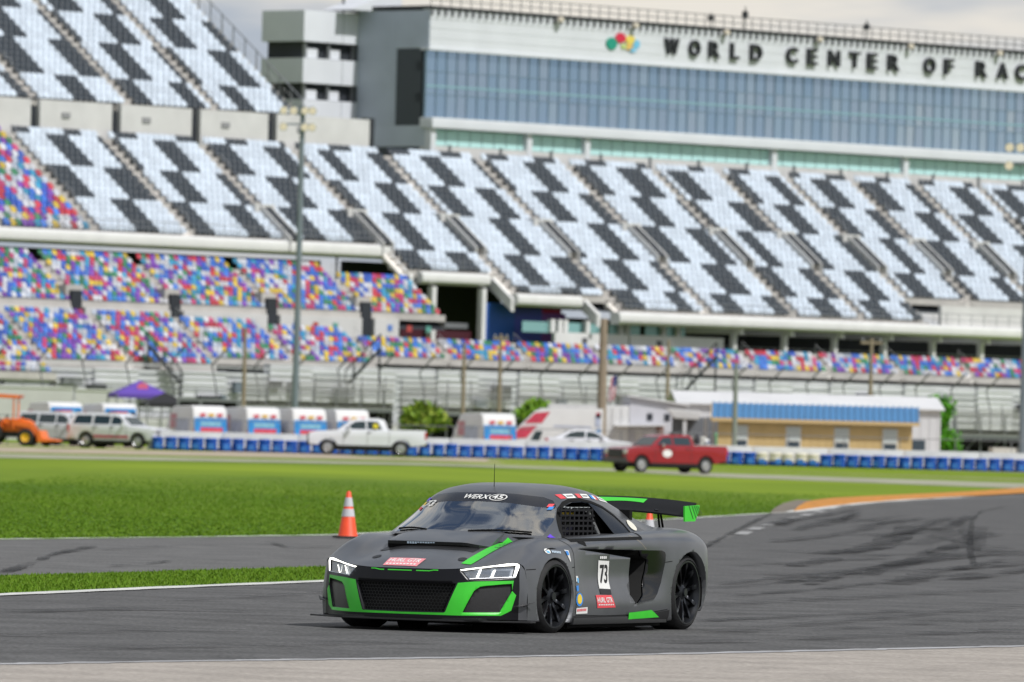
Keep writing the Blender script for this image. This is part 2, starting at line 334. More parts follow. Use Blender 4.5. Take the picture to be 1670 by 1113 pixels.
# ---- cut the lower body
def ell(cx, cz, rx, rz, n=36): return [(cx+rx*math.cos(2*math.pi*i/n), cz+rz*math.sin(2*math.pi*i/n)) for i in range(n)]
ARCHES = [(1.40, .295, .395, .352), (-1.435, .315, .425, .378)]
INTAKE = [(.86, .716), (.36, .716), (-.39, .706), (-.43, .655), (-.545, .626), (-.52, .517), (-.42, .316), (-.29, .243), (-.19, .324), (-.25, .426), (-.26, .640), (.36, .684)]
BLADE = [(-.352, .708), (-.816, .704), (-.87, .69), (-.883, .665), (-.877, .605), (-.80, .423), (-.72, .33), (-.64, .280), (-.264, .243), (-.36, .30), (-.407, .348), (-.498, .605), (-.44, .645), (-.366, .665)]
deep = []; blades = []
for s in (1, -1):
    cond = lambda c, s=s: c.y*s > .62
    for a in ARCHES:
        fs = cut(bmB, ell(*a), (0, 2), cond)
        bmesh.ops.delete(bmB, geom=fs, context='FACES')
        es = [e for e in bmB.edges if e.is_boundary and all(abs(((v.co.x-a[0])/a[2])**2+((v.co.z-a[1])/a[3])**2-1) < .03 for v in e.verts) and e.verts[0].co.y*s > .6]
        r = bmesh.ops.extrude_edge_only(bmB, edges=es); vv = [g for g in r['geom'] if isinstance(g, bmesh.types.BMVert)]
        for v in vv: v.co.y -= s*.09
    fs = cut(bmB, INTAKE, (0, 2), cond); fs = sunk(bmB, fs, Vector((0, -s*.02, 0)))
    wl = list({g for f in fs for e in f.edges for g in e.link_faces}-set(fs))
    for v in {v for f in fs for v in f.verts}: v.co.y -= s*.13*smooth(.95, -.30, v.co.x)
    deep.append(fs+wl)
    fs = cut(bmB, BLADE, (0, 2), lambda c, s=s: c.y*s > .90 and c.x < -.2)
    blades.append((s, [f for f in fs if f not in deep[-1]]))
rock = []
for s in (1, -1): rock += cut(bmB, [(1.02, .150), (.3, .140), (-.2, .145), (-.6, .158), (-1.0, .185), (-1.0, .02), (1.02, .02)], (0, 2), lambda c, s=s: c.y*s > .6)
rock = [f for f in rock if f.is_valid]
bmB.normal_update()
dset = {f for d in deep for f in d}; bset = {f for _, b in blades for f in b}
rset = set(rock)
shell = part(bmB, [f for f in bmB.faces if f not in dset and f not in bset and f not in rset], 'body_shell', M_wrap, car)
for d in deep: part(bmB, d, 'side_intake', M_flat, shell)  # door wedge and intake walls flat black: hollow's shade put into the colour
for k in (True, False): part(bmB, [f for f in rock if (f.calc_center_median().y > 0) == k], 'rocker_panel', M_satin, shell)
for s, b in blades:
    o = part(bmB, b, 'side_blade', M_black, car); o.location.y = s*.012
# rear face
rb = MB(); prof = [tuple(p) for p in G[-1]]; rb.add(prof+[(-2.15, 0, .5)], [(i, i+1, len(prof)) for i in range(len(prof)-1)])
rb.build('rear_panel', M_satin, car)
# ---- wheel wells, floor
for x in (1.40, -1.435):
    for s in (1, -1):
        m = MB(); m.lathe([(.40, s*.35), (.42, s*.93)], 24, 'y', (x, 0, .31), a0=-.35, a1=math.pi+.35); m.lathe([(.01, s*.36), (.41, s*.355)], 24, 'y', (x, 0, .31)); m.build('wheel_well', M_flat, car)
m = MB(); m.box(-2.0, 1.9, -.72, .72, .085, .10); m.box(-1.0, .98, -.90, .90, .045, .086); m.box(.98, 1.92, -.62, .62, .10, .50); m.box(-2.0, -1.0, -.62, .62, .10, .6); m.build('underfloor', M_flat, car)
# ---- greenhouse regions
WSCR = [(.0, .838), (.30, .836), (.57, .830), (.705, .824), (.672, .95), (.618, 1.08), (.575, 1.125), (.50, 1.152), (.28, 1.174), (0, 1.182)]
BAND = [(0, 1.102), (.30, 1.094), (.53, 1.066), (.624, 1.055), (.618, 1.08), (.575, 1.125), (.50, 1.152), (.28, 1.174), (0, 1.182)]
def sym(p): return [(-y, z) for y, z in reversed(p) if y > 1e-6]+[q for q in p if q[0] >= 0] if p[0][0] > 0 else [(-y, z) for y, z in reversed(p[1:-1])]+p
wsp = [(-y, z) for y, z in WSCR[:0:-1] if y > 0]; wsp = [q for q in wsp if q[0] < 0]
ws_poly = WSCR+[(-y, z) for y, z in WSCR[-2:0:-1]]
bd_poly = BAND+[(-y, z) for y, z in BAND[-2:0:-1]]
front = lambda c: c.x > .40 and c.z > .80
wsf = cut(bmH, ws_poly, (1, 2), front); bdf = cut(bmH, bd_poly, (1, 2), front)
wsf = [f for f in bmH.faces if front(f.calc_center_median()) and inside((f.calc_center_median().y, f.calc_center_median().z), ws_poly)]
SIDEW = [(.925, .79), (.88, .86), (.65, 1.05), (.54, 1.103), (.42, 1.128), (.20, 1.134), (-.0, 1.114), (-.20, 1.070), (-.36, 1.00), (-.46, .925), (-.50, .855), (-.50, .81)]
QUART = [(-.28, 1.06), (-.44, 1.015), (-.62, .965), (-.82, .89), (-.90, .86), (-.55, .855), (-.505, .90), (-.42, .965)]
DOORW = [(.905, .79), (.865, .86), (.635, 1.035), (.53, 1.085), (.40, 1.110), (.20, 1.116), (.07, 1.105), (-.08, .93), (-.17, .80)]
sidef = {}; quf = {}; openf = {}
for s in (1, -1):
    cond = lambda c, s=s: c.y*s > .45
    cut(bmH, SIDEW, (0, 2), cond); cut(bmH, QUART, (0, 2), cond); cut(bmH, DOORW, (0, 2), cond)
    for f in bmH.faces:
        c = f.calc_center_median(); p = (c.x, c.z)
        if not cond(c): continue
        if inside(p, DOORW): openf.setdefault(s, []).append(f)
        elif inside(p, SIDEW): sidef.setdefault(s, []).append(f)
        elif inside(p, QUART): quf.setdefault(s, []).append(f)
bdf = [f for f in wsf if f.is_valid and inside((f.calc_center_median().y, f.calc_center_median().z), bd_poly)]
bs = set(bdf); wsf = [f for f in wsf if f.is_valid and f not in bs]
used = set(wsf) | bs | {f for d in (sidef, quf, openf) for v in d.values() for f in v}
part(bmH, [f for f in bmH.faces if f not in used], 'roof_shell', M_wrap, car)
wind = part(bmH, wsf, 'windshield', M_glass, car)
band = part(bmH, bdf, 'windshield_banner', mat('banner_black', (.018, .02, .026), .25), wind)
for s in (1, -1):
    o = part(bmH, sidef[s], 'rear_side_window', mat('window_black', (.006, .006, .007), .2, spec=.3), car); o = part(bmH, quf[s], 'quarter_panel', mat('quarter_grey', (.035, .04, .05), .25), car)
    if s < 0: part(bmH, openf[s], 'door_window', glassy('far_dim_glass', (.10, .10, .10), .0, .02), car)     # near window open behind its net; far glass has added tint to dim the cockpit
# ---- fascia regions (front view y,z)
GRILLE = [(-.462, .418), (.462, .418), (.375, .178), (-.375, .178)]
VENT = [(.606, .362), (.645, .396), (.72, .410), (.850, .426), (.856, .366), (.780, .182), (.528, .176)]
GREEN = [(.478, .424), (.60, .438), (.862, .452), (.856, .366), (.884, .330), (.854, .20), (.79, .155), (.50, .150), (-.001, .150), (-.001, .166), (.375, .170), (.388, .178)]
LAMP = [(.480, .534), (.60, .557), (.72, .581), (.845, .603), (.885, .598), (.892, .57), (.872, .482), (.556, .455)]
LED = [(.480, .534), (.60, .557), (.72, .581), (.845, .603), (.885, .598), (.892, .57), (.872, .482), (.856, .482), (.868, .580), (.72, .565), (.60, .544), (.500, .526)]
hl_x = lambda c: c.x > 1.9
cut(bmF, GRILLE, (1, 2), hl_x)
for s in (1, -1):
    cs = lambda c, s=s: c.y*s > -.01
    for P in (VENT, GREEN, LAMP, LED): cut(bmF, [(y*s, z) for y, z in P], (1, 2), cs)
sets = {}
for f in bmF.faces:
    c = f.calc_center_median(); p = (abs(c.y), c.z); k = (c.y > 0)
    if inside((c.y, c.z), GRILLE): n = ('grille', 0)
    elif inside(p, LED): n = ('led', k)
    elif inside(p, LAMP): n = ('lamp', k)
    elif inside(p, VENT): n = ('vent', k)
    elif inside(p, GREEN): n = ('green', 0)
    else: n = ('base', 0)
    sets.setdefault(n, []).append(f)
gr = sunk(bmF, sets[('grille', 0)], Vector((-.045, 0, -.004)))
vt = {k: sunk(bmF, sets[('vent', k)], Vector((-.022, 0, 0))) for k in (True, False)}
lp = {k: sunk(bmF, sets[('lamp', k)], Vector((-.035, 0, -.004))) for k in (True, False)}
bmF.normal_update()
known = set(gr) | {f for d in (vt, lp) for v in d.values() for f in v} | {f for k in ((('led', True), ('led', False), ('green', 0))) for f in sets[k]}
OUTER = [(.893, .61), (.897, .50), (.905, .38), (.90, .10), (.98, .10), (.98, .61)]
flank = []
for s in (1, -1): flank += [f for f in cut(bmF, [(y*s, z) for y, z in OUTER], (1, 2), lambda c, s=s: c.y*s > .8)]
bmF.normal_update(); flank = [f for f in flank if f.is_valid and f not in known]
fas = part(bmF, [f for f in bmF.faces if f not in known and f not in set(flank)], 'front_fascia', mat('fascia_black', (.006, .006, .008), .30, spec=.3), car)
for k in (True, False): part(bmF, [f for f in flank if (f.calc_center_median().y > 0) == k], 'bumper_flank', M_wrap, fas)
part(bmF, sets[('green', 0)], 'green_trim', M_green, fas)
part(bmF, gr, 'grille', M_flat, fas)
# honeycomb grille: real hexagonal bars
m = MB(); p_ = .030
for r_ in range(9):
    for c_ in range(-16, 17):
        y = (c_+.5*(r_ % 2))*p_; z = .19+r_*p_*.87
        if not inside((y, z), [(-.44, .412), (.44, .412), (.36, .186), (-.36, .186)]): continue
        for k in range(6):
            a0, a1 = math.pi/6+k*math.pi/3, math.pi/6+(k+1)*math.pi/3; r1, r2 = p_*.58, p_*.47
            x = fas_x(y, z)-.020
            m.add([(x, y+r1*math.cos(a0), z+r1*math.sin(a0)), (x, y+r1*math.cos(a1), z+r1*math.sin(a1)), (x, y+r2*math.cos(a1), z+r2*math.sin(a1)), (x, y+r2*math.cos(a0), z+r2*math.sin(a0))], [(0, 1, 2, 3)])
tag(m.build('grille_mesh', M_mesh, fas, fix=False), kind='stuff')
for k in (True, False):
    part(bmF, vt[k], 'vent_panel', M_carbon, fas)
    h = part(bmF, sets[('led', k)], 'headlight', M_led, car)
    part(bmF, lp[k], 'lamp_reflector', M_chrome, h)
    s = 1 if k else -1
    m = MB(); L4 = [(.52, .515), (.845, .565), (.835, .482), (.575, .462)]
    m.add([(fas_x(y, z)-.006, y*s, z) for y, z in L4], [(0, 1, 2, 3)]); m.build('lens', M_lens, h)
    for ya, yb in ((.60, .615), (.70, .715)):
        m = MB(); m.add([(fas_x(ya, .47)-.016, ya*s, .470), (fas_x(yb, .47)-.016, yb*s, .470), (fas_x(yb, .53)-.016, (yb+.025)*s, .540), (fas_x(ya, .53)-.016, (ya+.025)*s, .538)], [(0, 1, 2, 3)])
        m.build('light_bar', M_led, h)
    m = MB(); m.tube([(fas_x(.56, .46)+.002, .56*s, .458), (fas_x(.87, .48)+.002, .868*s, .481)], .006, 6); m.build('chrome_edge', M_chrome, h)
# three green slots under the bonnet edge
for a, b in ((-.41, -.20), (-.165, .06), (.10, .30)):
    m = MB(); P = [(y, z) for y in np.linspace(a, b, 6) for z in (.517, .527)]
    m.grid([[(fas_x(y, z)+.004, y, z-.0+(.008 if abs(y) > .25 else 0)) for z in (.513, .522)] for y in np.linspace(a, b, 6)]); m.build('green_slot', M_green, fas)
# ---- splitter, canards, sills
SPL = [(2.445, 0), (2.43, .30), (2.37, .55), (2.24, .75), (2.10, .90), (2.03, 1.03), (1.93, 1.035), (1.90, .97), (1.80, .95), (1.80, 0)]
for s in (1, -1):
    m = MB(); m.prism([(x, y*s) for x, y in SPL], .098, .112, 'xy'); m.build('splitter', M_satin, car, bevel=.003)
    m = MB(); m.add([(2.06, .875*s, .235), (1.95, .95*s, .25), (1.90, 1.02*s, .275), (2.0, .955*s, .242)], [(0, 1, 2, 3)])
    m.add([(2.06, .875*s, .228), (1.95, .95*s, .243), (1.90, 1.02*s, .268), (2.0, .955*s, .235)], [(3, 2, 1, 0)]); m.build('canard', M_carbon, car)
    m = MB(); m.prism([(1.00, .13), (1.02, .075), (-.98, .075), (-.96, .14)], .90*s, .975*s); m.build('side_skirt', M_satin, car, bevel=.006)
m = MB(); m.box(1.93, 2.36, -.70, .70, .112, .128); m.build('splitter_step', M_satin, car)
# ---- projected vinyl: 2-D points laid onto a surface
bvhAll = [bvhB, bvhH, bvhF]
def lay(p, side, off):
    if side == 'L': o, d = Vector((p[0], 2.5, p[1])), Vector((0, -1, 0))
    elif side == 'T': o, d = Vector((p[0], p[1], 3)), Vector((0, 0, -1))
    else: o, d = Vector((4, p[0], p[1])), Vector((-1, 0, 0))
    best = None
    for b in bvhAll:
        h = b.ray_cast(o, d)
        if h[0] is not None and (best is None or h[3] < best[3]): best = h
    if best is None: return None
    n = best[1] if best[1].dot(d) < 0 else -best[1]
    return best[0]+n*off
def decal(name, poly, side, m, parent=None, off=.004, n=6):
    """poly of four corners -> small grid laid on the body"""
    a, b, c, d = [Vector(q) for q in poly]; P = []
    for i in range(n+1):
        u = i/n; l0 = a.lerp(d, u); l1 = b.lerp(c, u); P.append([lay(l0.lerp(l1, j/n), side, off) for j in range(n+1)])
    if any(q is None for r_ in P for q in r_): return None
    k = MB(); k.grid(P); return k.build(name, m, parent or shell, smooth=60, fix=False)
def word(name, s, poly, side, m, parent=None, off=.006):
    vs, fs, _ = text_mesh(s, .02); a, b, c, d = [Vector(q) for q in poly]; pts = []     # a top-left, b top-right, c bottom-right, d bottom-left
    for x, y in vs:
        u = x+.5; v = .5-y; q = a.lerp(b, u).lerp(d.lerp(c, u), v); h = lay(q, side, off); pts.append(h if h is not None else Vector((0, 0, .3)))
    k = MB(); k.add(pts, fs); return k.build(name, m, parent or shell, fix=False)
def dashes(name, poly, side, m, parent, n, off=.006, gap=.35):
    a, b, c, d = [Vector(q) for q in poly]; k = MB(); rnd = random.Random(n)
    for i in range(n):
        u0, u1 = i/n, (i+1-gap)/n; k.add([lay(q, side, off) for q in (a.lerp(b, u0), a.lerp(b, u1), d.lerp(c, u1), d.lerp(c, u0))], [(0, 1, 2, 3)])
    return tag(k.build(name, m, parent, fix=False), kind='stuff')
def gap(pts, side, w=.007, m=None, off=.0015, name='panel_gap'):
    P = []; V = [Vector(p) for p in pts]; Q = []
    for i in range(len(V)-1):
        for t in np.linspace(0, 1, 8, endpoint=False): Q.append(V[i].lerp(V[i+1], t))
    Q.append(V[-1])
    for i, q in enumerate(Q):
        t = (Q[min(i+1, len(Q)-1)]-Q[max(i-1, 0)]).normalized(); nn = Vector((-t.y, t.x))*w/2
        h = [lay(q+nn, side, off), lay(q-nn, side, off)]
        if None not in h: P.append(h)
    k = MB(); k.grid(P); return k.build(name, m or M_flat, shell, fix=False)
gap(SIDEW+[SIDEW[0]], 'L', .024, M_flat, .003, 'window_frame')
gap([(1.10, .795), (1.02, .75), (.975, .68), (.96, .50), (.955, .30), (.95, .17)], 'L')
gap([(-.325, .835), (-.45, .77), (-.55, .715)], 'L', .006, mat('seam_tape', (.30, .27, .22), .6))
gap([(1.93, .545), (1.78, .55)], 'L'); gap([(1.03, .562), (.965, .565)], 'L'); gap([(-.88, .60), (-1.02, .61)], 'L')
gap([(.95, .155), (.3, .145), (-.25, .15), (-.6, .165), (-.95, .19)], 'L', .006)
# number board and sponsor vinyl on the door
pn = decal('number_panel', [(.41, .620), (.18, .614), (.18, .372), (.408, .378)], 'L', M_whitev)
word('number', '73', [(.375, .585), (.205, .585), (.205, .42), (.375, .42)], 'L', M_inkv, pn)
decal('class_plate', [(.408, .374), (.18, .368), (.185, .325), (.41, .330)], 'L', M_inkv)
dashes('series_mark', [(.385, .656), (.235, .656), (.235, .634), (.385, .634)], 'L', M_whitev, shell, 4, gap=.2)
rs = decal('sponsor_sticker', [(.515, .323), (.195, .321), (.125, .215), (.49, .212)], 'L', M_redv)
word('lettering', 'HURL GTR', [(.49, .302), (.20, .302), (.175, .258), (.485, .258)], 'L', M_whitev, rs)
dashes('lettering', [(.47, .246), (.16, .246), (.15, .234), (.47, .234)], 'L', M_whitev, rs, 9)
# small stickers behind the front wheel and on the wing
def disc(name, cx, cz, rx, rz, m, parent=None, off=.004, side='L'):
    pts = [lay((cx+rx*math.cos(a), cz+rz*math.sin(a)), side, off) for a in np.linspace(0, 2*math.pi, 20, endpoint=False)]
    k = MB(); k.add(pts, [tuple(range(20))]); return k.build(name, m, parent or shell, fix=False)
decal('sticker', [(.945, .490), (.89, .488), (.885, .44), (.945, .442)], 'L', M_whitev, n=2); decal('sticker', [(.93, .475), (.88, .47), (.88, .43), (.91, .43)], 'L', mat('sky_vinyl', (.15, .45, .75), .45), off=.006, n=2)
decal('sticker', [(.945, .405), (.885, .41), (.885, .36), (.935, .358)], 'L', M_bluev, n=2)
d1 = disc('round_sticker', .875, .288, .085, .058, M_bluev); disc('emblem', .875, .292, .055, .042, M_yelv, d1, .006)
d2 = decal('sticker', [(.945, .215), (.69, .222), (.69, .168), (.945, .165)], 'L', M_whitev, n=3); dashes('lettering', [(.93, .207), (.71, .212), (.71, .19), (.93, .186)], 'L', M_redv, d2, 7)
k_ = disc('sticker', 1.50, .700, .05, .022, M_whitev); decal('emblem', [(1.52, .705), (1.475, .70), (1.475, .682), (1.52, .687)], 'L', mat('sky_vinyl', (.15, .45, .75), .45), k_, .006, 2)
dashes('lettering', [(1.43, .706), (1.26, .698), (1.26, .680), (1.43, .688)], 'L', mat('pale_vinyl', (.45, .55, .65), .45), shell, 6)
sh = decal('shield_sticker', [(1.175, .712), (1.085, .708), (1.06, .615), (1.075, .612)], 'L', M_whitev, n=4); decal('emblem', [(1.16, .705), (1.10, .70), (1.09, .668), (1.14, .665)], 'L', M_bluev, sh, .006, 3)
decal('sill_stripe', [(-.14, .168), (-.60, .188), (-.775, .125), (-.145, .112)], 'L', M_green, off=.012)
# bonnet: stripe, pins, sponsor plate, scoop
def topstrip(name, left, right, m, off=.004):
    n = 14; t = np.linspace(0, 1, len(left)); q = np.linspace(0, 1, n)
    A = np.stack([np.interp(q, t, [p[k] for p in left]) for k in (0, 1)], 1); B = np.stack([np.interp(q, t, [p[k] for p in right]) for k in (0, 1)], 1)
    k = MB(); k.grid([[lay((A[i][0]+(B[i][0]-A[i][0])*u, A[i][1]+(B[i][1]-A[i][1])*u), 'T', off) for u in (0, .33, .66, 1)] for i in range(n)]); return k.build(name, m, shell, smooth=60, fix=False)
stp = topstrip('bonnet_stripe', [(2.17, .44), (1.85, .435), (1.6, .43), (1.42, .44), (1.30, .47)], [(2.17, .53), (1.85, .555), (1.65, .59), (1.55, .615), (1.40, .645)], M_green)
for u in (1.30, 1.38, 1.47): gap([(u+.1, .47), (u+.22, .585)], 'T', .010, M_wrap, .006, 'stripe_slash')
for y in (.40, -.40):
    k = disc('bonnet_pin', 2.06, y, .048, .038, M_inkv, side='T')
hp = decal('sponsor_plate', [(2.12, -.245), (2.13, .095), (2.30, .085), (2.29, -.235)], 'T', mat('pink_vinyl', (.72, .25, .28), .45))
word('lettering', 'HURL GTR', [(2.14, -.225), (2.15, .075), (2.225, .072), (2.215, -.222)], 'T', M_whitev, hp, .006)
dashes('lettering', [(2.245, -.22), (2.25, .07), (2.275, .07), (2.27, -.22)], 'T', M_whitev, hp, 9)
m = MB(); P = []; ZT = lay((1.74, 0), 'T', 0).z+.038
for y in np.linspace(-.50, .43, 21):
    e = min(1, (.4651-abs(y+.035))/.05); b0 = lay((1.30-.12*abs(y), y*.98), 'T', -.003); e2 = min(1, (.4301-y)/.16); f0 = Vector((1.74-.10*(1-e)-.06*(1-e2), y, ZT-.006*(1-e)-.026*(1-e2)))
    P.append([f0, f0+Vector((-.03, 0, .010)), f0.lerp(b0, .5)+Vector((0, 0, .012)), b0])
m.grid(P)
for p in (P[0], P[-1]):
    q = [Vector((v.x, v.y, min(v.z-.03, lay((v.x, v.y), 'T', 0).z))) for v in p]; m.grid([p, q])
sco = m.build('bonnet_scoop', M_wrap, car, smooth=40)
m = MB(); m.grid([[p[0]+Vector((.003, 0, .001)), p[0]+Vector((-.002, 0, -.026))] for p in P]); m.build('scoop_lip', M_satin, sco)
m = MB(); m.grid([[Vector((p[0].x-.003, p[0].y, p[0].z-.024)), Vector((p[0].x-.05, p[0].y, p[0].z-.12))] for p in P]); m.build('scoop_mouth', M_flat, sco)
m = MB(); m.grid([[lay((x, y*.95-.01), 'T', .003) for x in (1.70, 1.76, 1.83)] for y in np.linspace(-.50, .42, 15)]); m.build('scoop_recess', M_satin, sco)
m = MB(); rr_ = random.Random(3)
for i in range(11):
    y = -.27+i*.024; hh = .018 if i < 4 else rr_.uniform(.010, .015); zt = ZT-.003
    m.add([(1.746, y, zt), (1.746, y+.019, zt), (1.745, y+.019, zt-hh), (1.745, y, zt-hh)], [(0, 1, 2, 3)])
tag(m.build('scoop_lettering', mat('pale_vinyl', (.45, .55, .65), .45), sco), kind='stuff')
# windscreen banner lettering: WERX and a ringed 45
word('lettering', 'WERX', [(-.165, 1.156), (.075, 1.155), (.06, 1.119), (-.185, 1.121)], 'F', M_whitev, band)
ov = disc('oval', .150, 1.137, .082, .028, M_whitev, band, .004, 'F'); disc('oval_inset', .150, 1.137, .070, .0225, M_inkv, ov, .006, 'F')
word('lettering', '45', [(.10, 1.155), (.20, 1.154), (.197, 1.120), (.095, 1.121)], 'F', M_whitev, ov, .008)
word('number', '73', [(-.53, 1.088), (-.42, 1.096), (-.45, 1.045), (-.56, 1.035)], 'F', M_whitev, band, .008)
for (a, b, c_, mm) in ((-.565, 1.10, .03, M_purv), (-.60, 1.02, .025, M_redv), (-.575, 1.06, .02, M_yelv), (.585, 1.078, .016, M_redv), (.597, 1.055, .014, M_bluev)):
    decal('corner_sticker', [(a-c_, b+.012), (a+c_, b+.014), (a+c_, b-.012), (a-c_, b-.014)], 'F', mm, band, .007, 2)
for mm, x0, x1 in ((M_redv, 1.20, 1.14), (M_purv, 1.08, 1.02)): decal('sticker', [(x0, .735), (x1, .735), (x1, .79), (x0, .79)], 'T', mm, off=.004, n=2)
# roof rail name strips with small flags
for i, (xa, xb, mm) in enumerate(((.52, .44, M_redv), (.42, .26, M_whitev), (.21, .13, M_redv), (.11, -.03, M_whitev), (-.07, -.13, M_bluev), (-.13, -.17, M_whitev), (-.17, -.21, M_redv), (-.25, -.46, M_whitev))):
    z = lambda x: 1.182-.10*max(0, -x-.0)**1.1-.06*max(0, x-.35)
    q = decal('name_strip', [(xa, z(xa)), (xb, z(xb)), (xb, z(xb)-.034), (xa, z(xa)-.034)], 'L', mm, car, .004, 2)
    if q and mm is M_whitev and xa-xb > .1: dashes('lettering', [(xa-.02, z(xa)-.011), (xb+.02, z(xb)-.011), (xb+.02, z(xb)-.023), (xa-.02, z(xa)-.023)], 'L', mat('strip_ink', (.18, .18, .19), .5), q, 7, gap=.5)
disc('oval_plate', -.64, .915, .075, .045, mat('cream_vinyl', (.62, .60, .52), .5), car, .006)
# wipers, mirror base, antenna
for y0, y1 in ((-.62, -.30), (.10, .62)):
    m = MB(); m.tube([lay((y, .842+.012*math.sin((y-y0)/(y1-y0)*3.1)), 'F', .012) for y in np.linspace(y0, y1, 7)], .009, 6); m.build('wiper', M_flat, car)
gap([(.80, .785), (.67, .757)], 'L', .035, M_flat, .004, 'mirror_socket')
m = MB(); m.tube([(.585, 0, 1.22), (.585, 0, 1.425)], [.004, .002], 6); m.build('antenna', M_flat, car)
# ---- wheels
def wheel(x, s, r, rim, w, steer=0):
    t = thing('wheel', (x, s*(.965-w/2), r)); t.parent = car; t.rotation_euler[2] = steer
    m = MB(); hw = w/2
    m.lathe([(rim-.02, -hw+.03), (rim+.012, -hw+.004), (r-.045, -hw-.006), (r-.014, -hw+.012), (r, -hw+.04), (r, hw-.04), (r-.014, hw-.012), (r-.045, hw+.006), (rim+.012, hw-.004), (rim-.02, hw-.03)], 56, 'y'); m.build('tyre', M_tyre, t, smooth=50)
    m = MB(); q = s
    m.lathe([(rim+.006, q*(hw-.006)), (rim+.008, q*(hw+.002)), (rim-.006, q*(hw+.002)), (rim-.016, q*(hw-.02)), (rim-.03, q*(hw-.05)), (rim-.035, -q*(hw-.03))], 48, 'y'); rm = m.build('rim', M_rim, t, smooth=40)
    m = MB(); m.lathe([(0.001, q*(hw-.012)), (.035, q*(hw-.012)), (.04, q*(hw-.03)), (.07, q*(hw-.045)), (.075, q*(hw-.09))], 20, 'y'); m.build('hub', M_rim, t, smooth=30)
    sp_ = None
    for k in range(10):
        if sp_ is None:
            m = MB(); a = (.05, hw-.045); b = (rim-.02, hw-.012)
            for u0, u1, w0, w1 in ((.05, rim*.55, .017, .012), (rim*.55, rim-.012, .012, .019)):
                f0 = hw-.045+(hw-.012-hw+.045)*0+.028*math.sin((u0-.05)/(rim-.05)*1.57); f1 = hw-.045+.028*math.sin((u1-.05)/(rim-.05)*1.57)
                m.add([(u0, q*f0, -w0), (u0, q*f0, w0), (u1, q*f1, w1), (u1, q*f1, -w1), (u0, q*(f0-.03), -w0), (u0, q*(f0-.03), w0), (u1, q*(f1-.03), w1), (u1, q*(f1-.03), -w1)],
                      [(0, 1, 2, 3), (4, 7, 6, 5), (0, 4, 5, 1), (1, 5, 6, 2), (2, 6, 7, 3), (3, 7, 4, 0)])
            sp_ = m.build('spoke', M_rim, t, bevel=.003); o = sp_
        else: o = sp_.copy(); COL.objects.link(o)
        o.rotation_euler[1] = k*math.pi/5+.2
    m = MB(); m.lathe([(.09, q*(hw-.15)), (.19, q*(hw-.15)), (.19, q*(hw-.18)), (.09, q*(hw-.18))], 32, 'y'); m.build('brake_disc', M_steel, t, smooth=30)
    m = MB(); m.lathe([(.13, q*(hw-.12)), (.205, q*(hw-.12)), (.205, q*(hw-.2)), (.13, q*(hw-.2))], 8, 'y', a0=-.5, a1=.5); m.build('caliper', M_caliper, t)
    m = MB(); m.lathe([(.0, q*(hw-.2)), (rim-.03, q*(hw-.2))], 24, 'y'); m.build('wheel_backing', M_flat, t)
wheel(1.375, 1, .318, .262, .29, R(-4)); wheel(1.375, -1, .318, .262, .29, R(-4)); wheel(-1.44, 1, .333, .272, .31); wheel(-1.44, -1, .333, .272, .31)
# ---- rear wing
def foil(y, n=9):
    zc = 1.055+.045*(1-(y/.82)**2); P = []
    for u in np.linspace(0, 1, n): P.append((-1.70-.29*u, y, zc-.055+.115*u**1.25+.012*math.sin(math.pi*u)))
    for u in np.linspace(1, 0, n)[1:]: P.append((-1.70-.29*u, y, zc-.055+.115*u**1.25-.030*math.sin(math.pi*u**.7)-.004))
    return P
m = MB(); P = [foil(y) for y in np.linspace(-.80, .80, 25)]; m.grid([p+[p[0]] for p in P])
wing = m.build('rear_wing', mat('wing_carbon', (.007, .007, .008), .5, spec=.15), car, smooth=40)
m = MB(); Q = []
for y in np.linspace(-.42, .34, 16):
    zc = 1.055+.045*(1-(y/.82)**2); wv = .10*math.sin(y*9)
    Q.append([(-1.70-.29*u-.002, y, zc-.055+.115*u**1.25-.030*math.sin(math.pi*u**.7)-.008) for u in (.30+wv, .5+wv*.6, .70+wv*.5, .92)])
m.grid(Q); m.build('wing_graphic', M_green, wing, fix=False)
m = MB(); Q = []
for y in np.linspace(-.42, .34, 16):
    zc = 1.055+.045*(1-(y/.82)**2); wv = .06*math.sin(y*9)
    Q.append([(-1.70-.29*u, y, zc-.055+.115*u**1.25+.012*math.sin(math.pi*u)+.003) for u in (.55+wv, .7, .86)])
m.grid(Q); m.build('wing_graphic', M_green, wing, fix=False)
EP = [(-1.69, 1.088), (-2.02, 1.098), (-2.02, 1.053), (-1.93, .955), (-1.70, .952)]
for s in (1, -1):
    m = MB(); m.prism(EP, s*.80, s*.814); ep = m.build('endplate', M_green, wing)
    for u in (.26, .46, .60, .72, .83):
        x0 = -1.69-.33*u; m = MB(); m.add([(x0, s*.8165, 1.092), (x0-.012, s*.8165, 1.092), (x0-.10-.012, s*.8165, .975+.1*max(0, u-.4)), (x0-.10, s*.8165, .975+.1*max(0, u-.4))], [(0, 1, 2, 3)]); m.build('slash', M_inkv, ep)
    m = MB(); m.prism([(-1.74, 1.05), (-1.90, 1.075), (-1.89, 1.01), (-1.75, 1.01)], s*.50, s*.53); m.build('wing_bracket', M_satin, wing)
    for x0, x1 in ((-1.78, -1.84), (-1.83, -1.92)):
        m = MB(); m.tube([(x0, s*.515, 1.05), (x1, s*.515, .86)], .011, 6); m.build('wing_strut', M_flat, wing)
